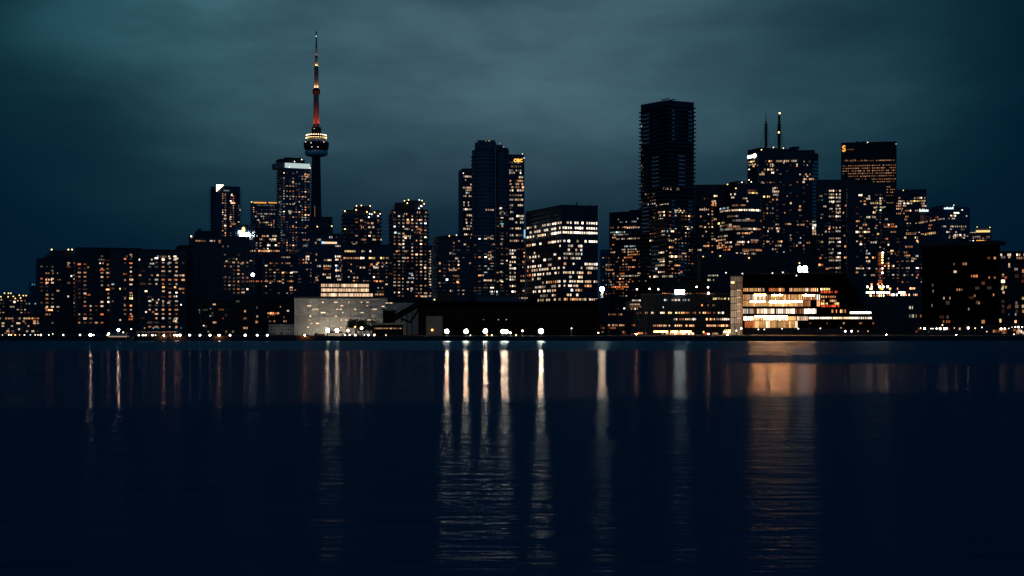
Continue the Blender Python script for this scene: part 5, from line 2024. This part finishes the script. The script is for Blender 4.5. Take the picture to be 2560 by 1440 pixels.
# a calm belt between two wind-ruffled belts
wob = mth('MULTIPLY', mth('SUBTRACT', noise(.05, 1, .6, 2), .5), 12.)
near = mth('ADD', mth('ADD', mth('MULTIPLY', mth('ADD', X, 25.), .40), 92.), mth('ADD', mth('MULTIPLY', wob, .9), mth('MULTIPLY', mth('SUBTRACT', noise(.25, .5, 1., 3), .5), 9.)))
near_side = ramp(mth('SUBTRACT', Yw, near), -7., 9., 0., 1.)
q = mth('DIVIDE', X, Yw)
rs = ramp(q, .125, .175, 0., 1.)
fl = ramp(mth('SUBTRACT', Yw, mth('ADD', 338., mth('MULTIPLY', wob, 3.5))), -20., 26., 0., 1.)
wv = mth('ADD', Yw, mth('MULTIPLY', wob, 1.8))
band = mth('MULTIPLY', ramp(wv, 200., 226., 0., 1.), ramp(wv, 250., 272., 1., 0.))
fr2 = mth('MAXIMUM', band, mth('MULTIPLY', ramp(wv, 225., 262., 0., 1.), ramp(q, .20, .30, .5, 1.)))
far_ruff = mth('ADD', mth('MULTIPLY', fl, mth('SUBTRACT', 1., rs)), mth('MULTIPLY', fr2, rs))
far_side = mth('SUBTRACT', 1., far_ruff)
calm = mth('MULTIPLY', near_side, far_side)
ruff = mth('SUBTRACT', 1., calm)
patch = ramp(noise(.03, .25, 1., 3), .35, .68, .8, 1.2)
isnear = ramp(Yw, 90., 180., 1., 0.)
rough = mth('ADD', .145, mth('MULTIPLY', ruff, mth('ADD', .24, mth('MULTIPLY', isnear, -.20))))
hgt = mth('ADD', noise(1.6, .5, 1., 4, .65), mth('ADD', mth('MULTIPLY', noise(.22, .45, 1., 3), 3.5), mth('ADD', mth('MULTIPLY', noise(.5, .22, 1., 3), 3.6), mth('MULTIPLY', noise(1.4, .3, 1., 2), 1.4))))
bp = node('ShaderNodeBump')
bp.inputs['Strength'].default_value = 1.
L.new(mth('ADD', .026, mth('MULTIPLY', ruff, .012)), bp.inputs['Distance'])
L.new(hgt, bp.inputs['Height'])
gl = node('ShaderNodeBsdfGlossy', distribution='BECKMANN')
gcol = node('ShaderNodeMix', data_type='RGBA')
gcol.inputs['A'].default_value = (.95, .95, 1., 1)
gcol.inputs['B'].default_value = (.55, .80, 1., 1)
L.new(ruff, gcol.inputs['Factor'])
L.new(gcol.outputs['Result'], gl.inputs['Color'])
L.new(mth('MULTIPLY', rough, patch), gl.inputs['Roughness'])
L.new(bp.outputs['Normal'], gl.inputs['Normal'])
df = node('ShaderNodeBsdfDiffuse')
df.inputs['Color'].default_value = (.0010, .130, .200, 1)
bp2 = node('ShaderNodeBump')
bp2.inputs['Strength'].default_value = 1.
L.new(mth('ADD', .03, mth('MULTIPLY', ruff, .17)), bp2.inputs['Distance'])
L.new(hgt, bp2.inputs['Height'])
L.new(bp2.outputs['Normal'], df.inputs['Normal'])
fr = node('ShaderNodeFresnel')
fr.inputs['IOR'].default_value = 1.33
L.new(bp.outputs['Normal'], fr.inputs['Normal'])
mxs = node('ShaderNodeMixShader')
L.new(mth('MULTIPLY', mth('MULTIPLY', fr.outputs[0], ramp(Yw, 24., 100., .38, 1., False)), mth('ADD', .098, mth('MULTIPLY', ruff, mth('ADD', .082, mth('MULTIPLY', isnear, -.142))))), mxs.inputs['Fac'])
L.new(df.outputs[0], mxs.inputs[1])
L.new(gl.outputs[0], mxs.inputs[2])
L.new(mxs.outputs[0], N['Material Output'].inputs['Surface'])
N.remove(bs)
o = mesh_obj('water', bm, m)
o['kind'] = 'structure'

# ================================================================== sky: last blue of dusk behind a cloud deck lit by the city
w = bpy.data.worlds.new('World')
scene.world = w
w.use_nodes = True
nt = w.node_tree
N, L = nt.nodes, nt.links
for n in list(N):
    N.remove(n)
out = node('ShaderNodeOutputWorld')
bg = node('ShaderNodeBackground')
sky = node('ShaderNodeTexSky', sky_type='NISHITA')
sky.sun_disc = False
sky.sun_elevation = R(-4)
sky.sun_rotation = R(200)
bg.inputs['Strength'].default_value = .05
L.new(sky.outputs['Color'], bg.inputs['Color'])
tc = node('ShaderNodeTexCoord')
sp = node('ShaderNodeSeparateXYZ')
L.new(tc.outputs['Generated'], sp.inputs['Vector'])
DX, DY, DZ = sp.outputs
az = mth('ARCTAN2', DX, DY)                                # 0 over the middle of the city
el = mth('ARCSINE', DZ)


def gauss(v, c, s):
    d = mth('DIVIDE', mth('SUBTRACT', v, c), s)
    return mth('POWER', 2.71828, mth('MULTIPLY', mth('MULTIPLY', d, d), -1.))


sk = node('ShaderNodeCombineXYZ')
L.new(az, sk.inputs['X'])
L.new(el, sk.inputs['Y'])


def cloud(sx, sy, off, detail=4, rough_=.5, dist=.3):
    mp = node('ShaderNodeMapping')
    mp.inputs['Scale'].default_value = (sx, sy, 1)
    mp.inputs['Location'].default_value = off
    L.new(sk.outputs['Vector'], mp.inputs['Vector'])
    n = node('ShaderNodeTexNoise')
    n.inputs['Scale'].default_value = 1
    n.inputs['Detail'].default_value = detail
    n.inputs['Roughness'].default_value = rough_
    n.inputs['Distortion'].default_value = dist
    L.new(mp.outputs['Vector'], n.inputs['Vector'])
    return n.outputs['Fac']


c1 = ramp(cloud(6, 20, (1.3, .2, .1)), .28, .72, .78, 1.22)
c2 = ramp(cloud(22, 60, (2.1, 3., 4.3), 5), .3, .7, .90, 1.10)
clouds = mth('MULTIPLY', c1, c2)
for ca, ce, sa, se, amt in ((.20, .21, .07, .035, -.42), (.285, .15, .07, .035, .55), (-.29, .135, .06, .04, -.5), (-.245, .205, .06, .03, .35), (-.335, .21, .06, .04, 1.1), (-.02, .225, .05, .012, -.22), (.08, .15, .10, .02, .12)):
    clouds = mth('MULTIPLY', clouds, mth('ADD', 1., mth('MULTIPLY', mth('MULTIPLY', gauss(az, ca, sa), gauss(el, ce, se)), amt)))
d4 = mth('DIVIDE', mth('SUBTRACT', az, -.02), .27)
d4 = mth('MULTIPLY', d4, d4)
glow = mth('POWER', 2.71828, mth('MULTIPLY', mth('MULTIPLY', d4, d4), -1.))
up = ramp(el, .045, .188, .05, 1.)
glow = mth('MULTIPLY', glow, mth('MINIMUM', up, 1.1))
glow = mth('MULTIPLY', glow, ramp(el, .215, .40, 1., .04))
glow = mth('MULTIPLY', glow, clouds)
base = mth('MULTIPLY', mth('ADD', .58, mth('MULTIPLY', gauss(az, -.03, .26), .16)), ramp(el, .24, .6, 1., .6))
back = ramp(DY, -.25, .35, 5.5, 1.)
base = mth('MULTIPLY', base, back)


def vscale(col, f):
    n = node('ShaderNodeVectorMath', operation='SCALE')
    n.inputs[0].default_value = col
    L.new(f, n.inputs['Scale'])
    return n.outputs['Vector']


va = node('ShaderNodeVectorMath', operation='ADD')
gt = node('ShaderNodeCombineXYZ')
L.new(mth('MULTIPLY', gauss(az, 0., .36), .049), gt.inputs['X'])
gt.inputs['Y'].default_value = .094
gt.inputs['Z'].default_value = .108
gs = node('ShaderNodeVectorMath', operation='SCALE')
L.new(gt.outputs['Vector'], gs.inputs[0])
L.new(glow, gs.inputs['Scale'])
L.new(gs.outputs['Vector'], va.inputs[0])
L.new(vscale((.0010, .0158, .0395), base), va.inputs[1])
bg2 = node('ShaderNodeBackground')
L.new(va.outputs['Vector'], bg2.inputs['Color'])
add = node('ShaderNodeAddShader')
L.new(bg.outputs[0], add.inputs[0])
L.new(bg2.outputs[0], add.inputs[1])
L.new(add.outputs[0], out.inputs['Surface'])

# ================================================================== camera and render settings
cam = bpy.data.cameras.new('camera')
cam.sensor_width = 36
cam.lens = 36 * F / 2560
cam.shift_y = (HZ - 720) / 2560
cam.clip_start = .5
cam.clip_end = 12000
co = bpy.data.objects.new('camera', cam)
co.location = (0, 0, EYE)
co.rotation_euler = (math.pi / 2, 0, 0)
COL.objects.link(co)
scene.camera = co
scene.view_settings.view_transform = 'Standard'
scene.view_settings.look = 'None'
scene.view_settings.exposure = 0
scene.view_settings.gamma = 1
scene.view_settings.use_curve_mapping = False
scene.render.engine = 'CYCLES'
cy = scene.cycles
cy.use_denoising = True
cy.max_bounces = 4
cy.diffuse_bounces = 2
cy.glossy_bounces = 3
cy.sample_clamp_indirect = 0
cy.caustics_reflective = True
cy.use_light_tree = True
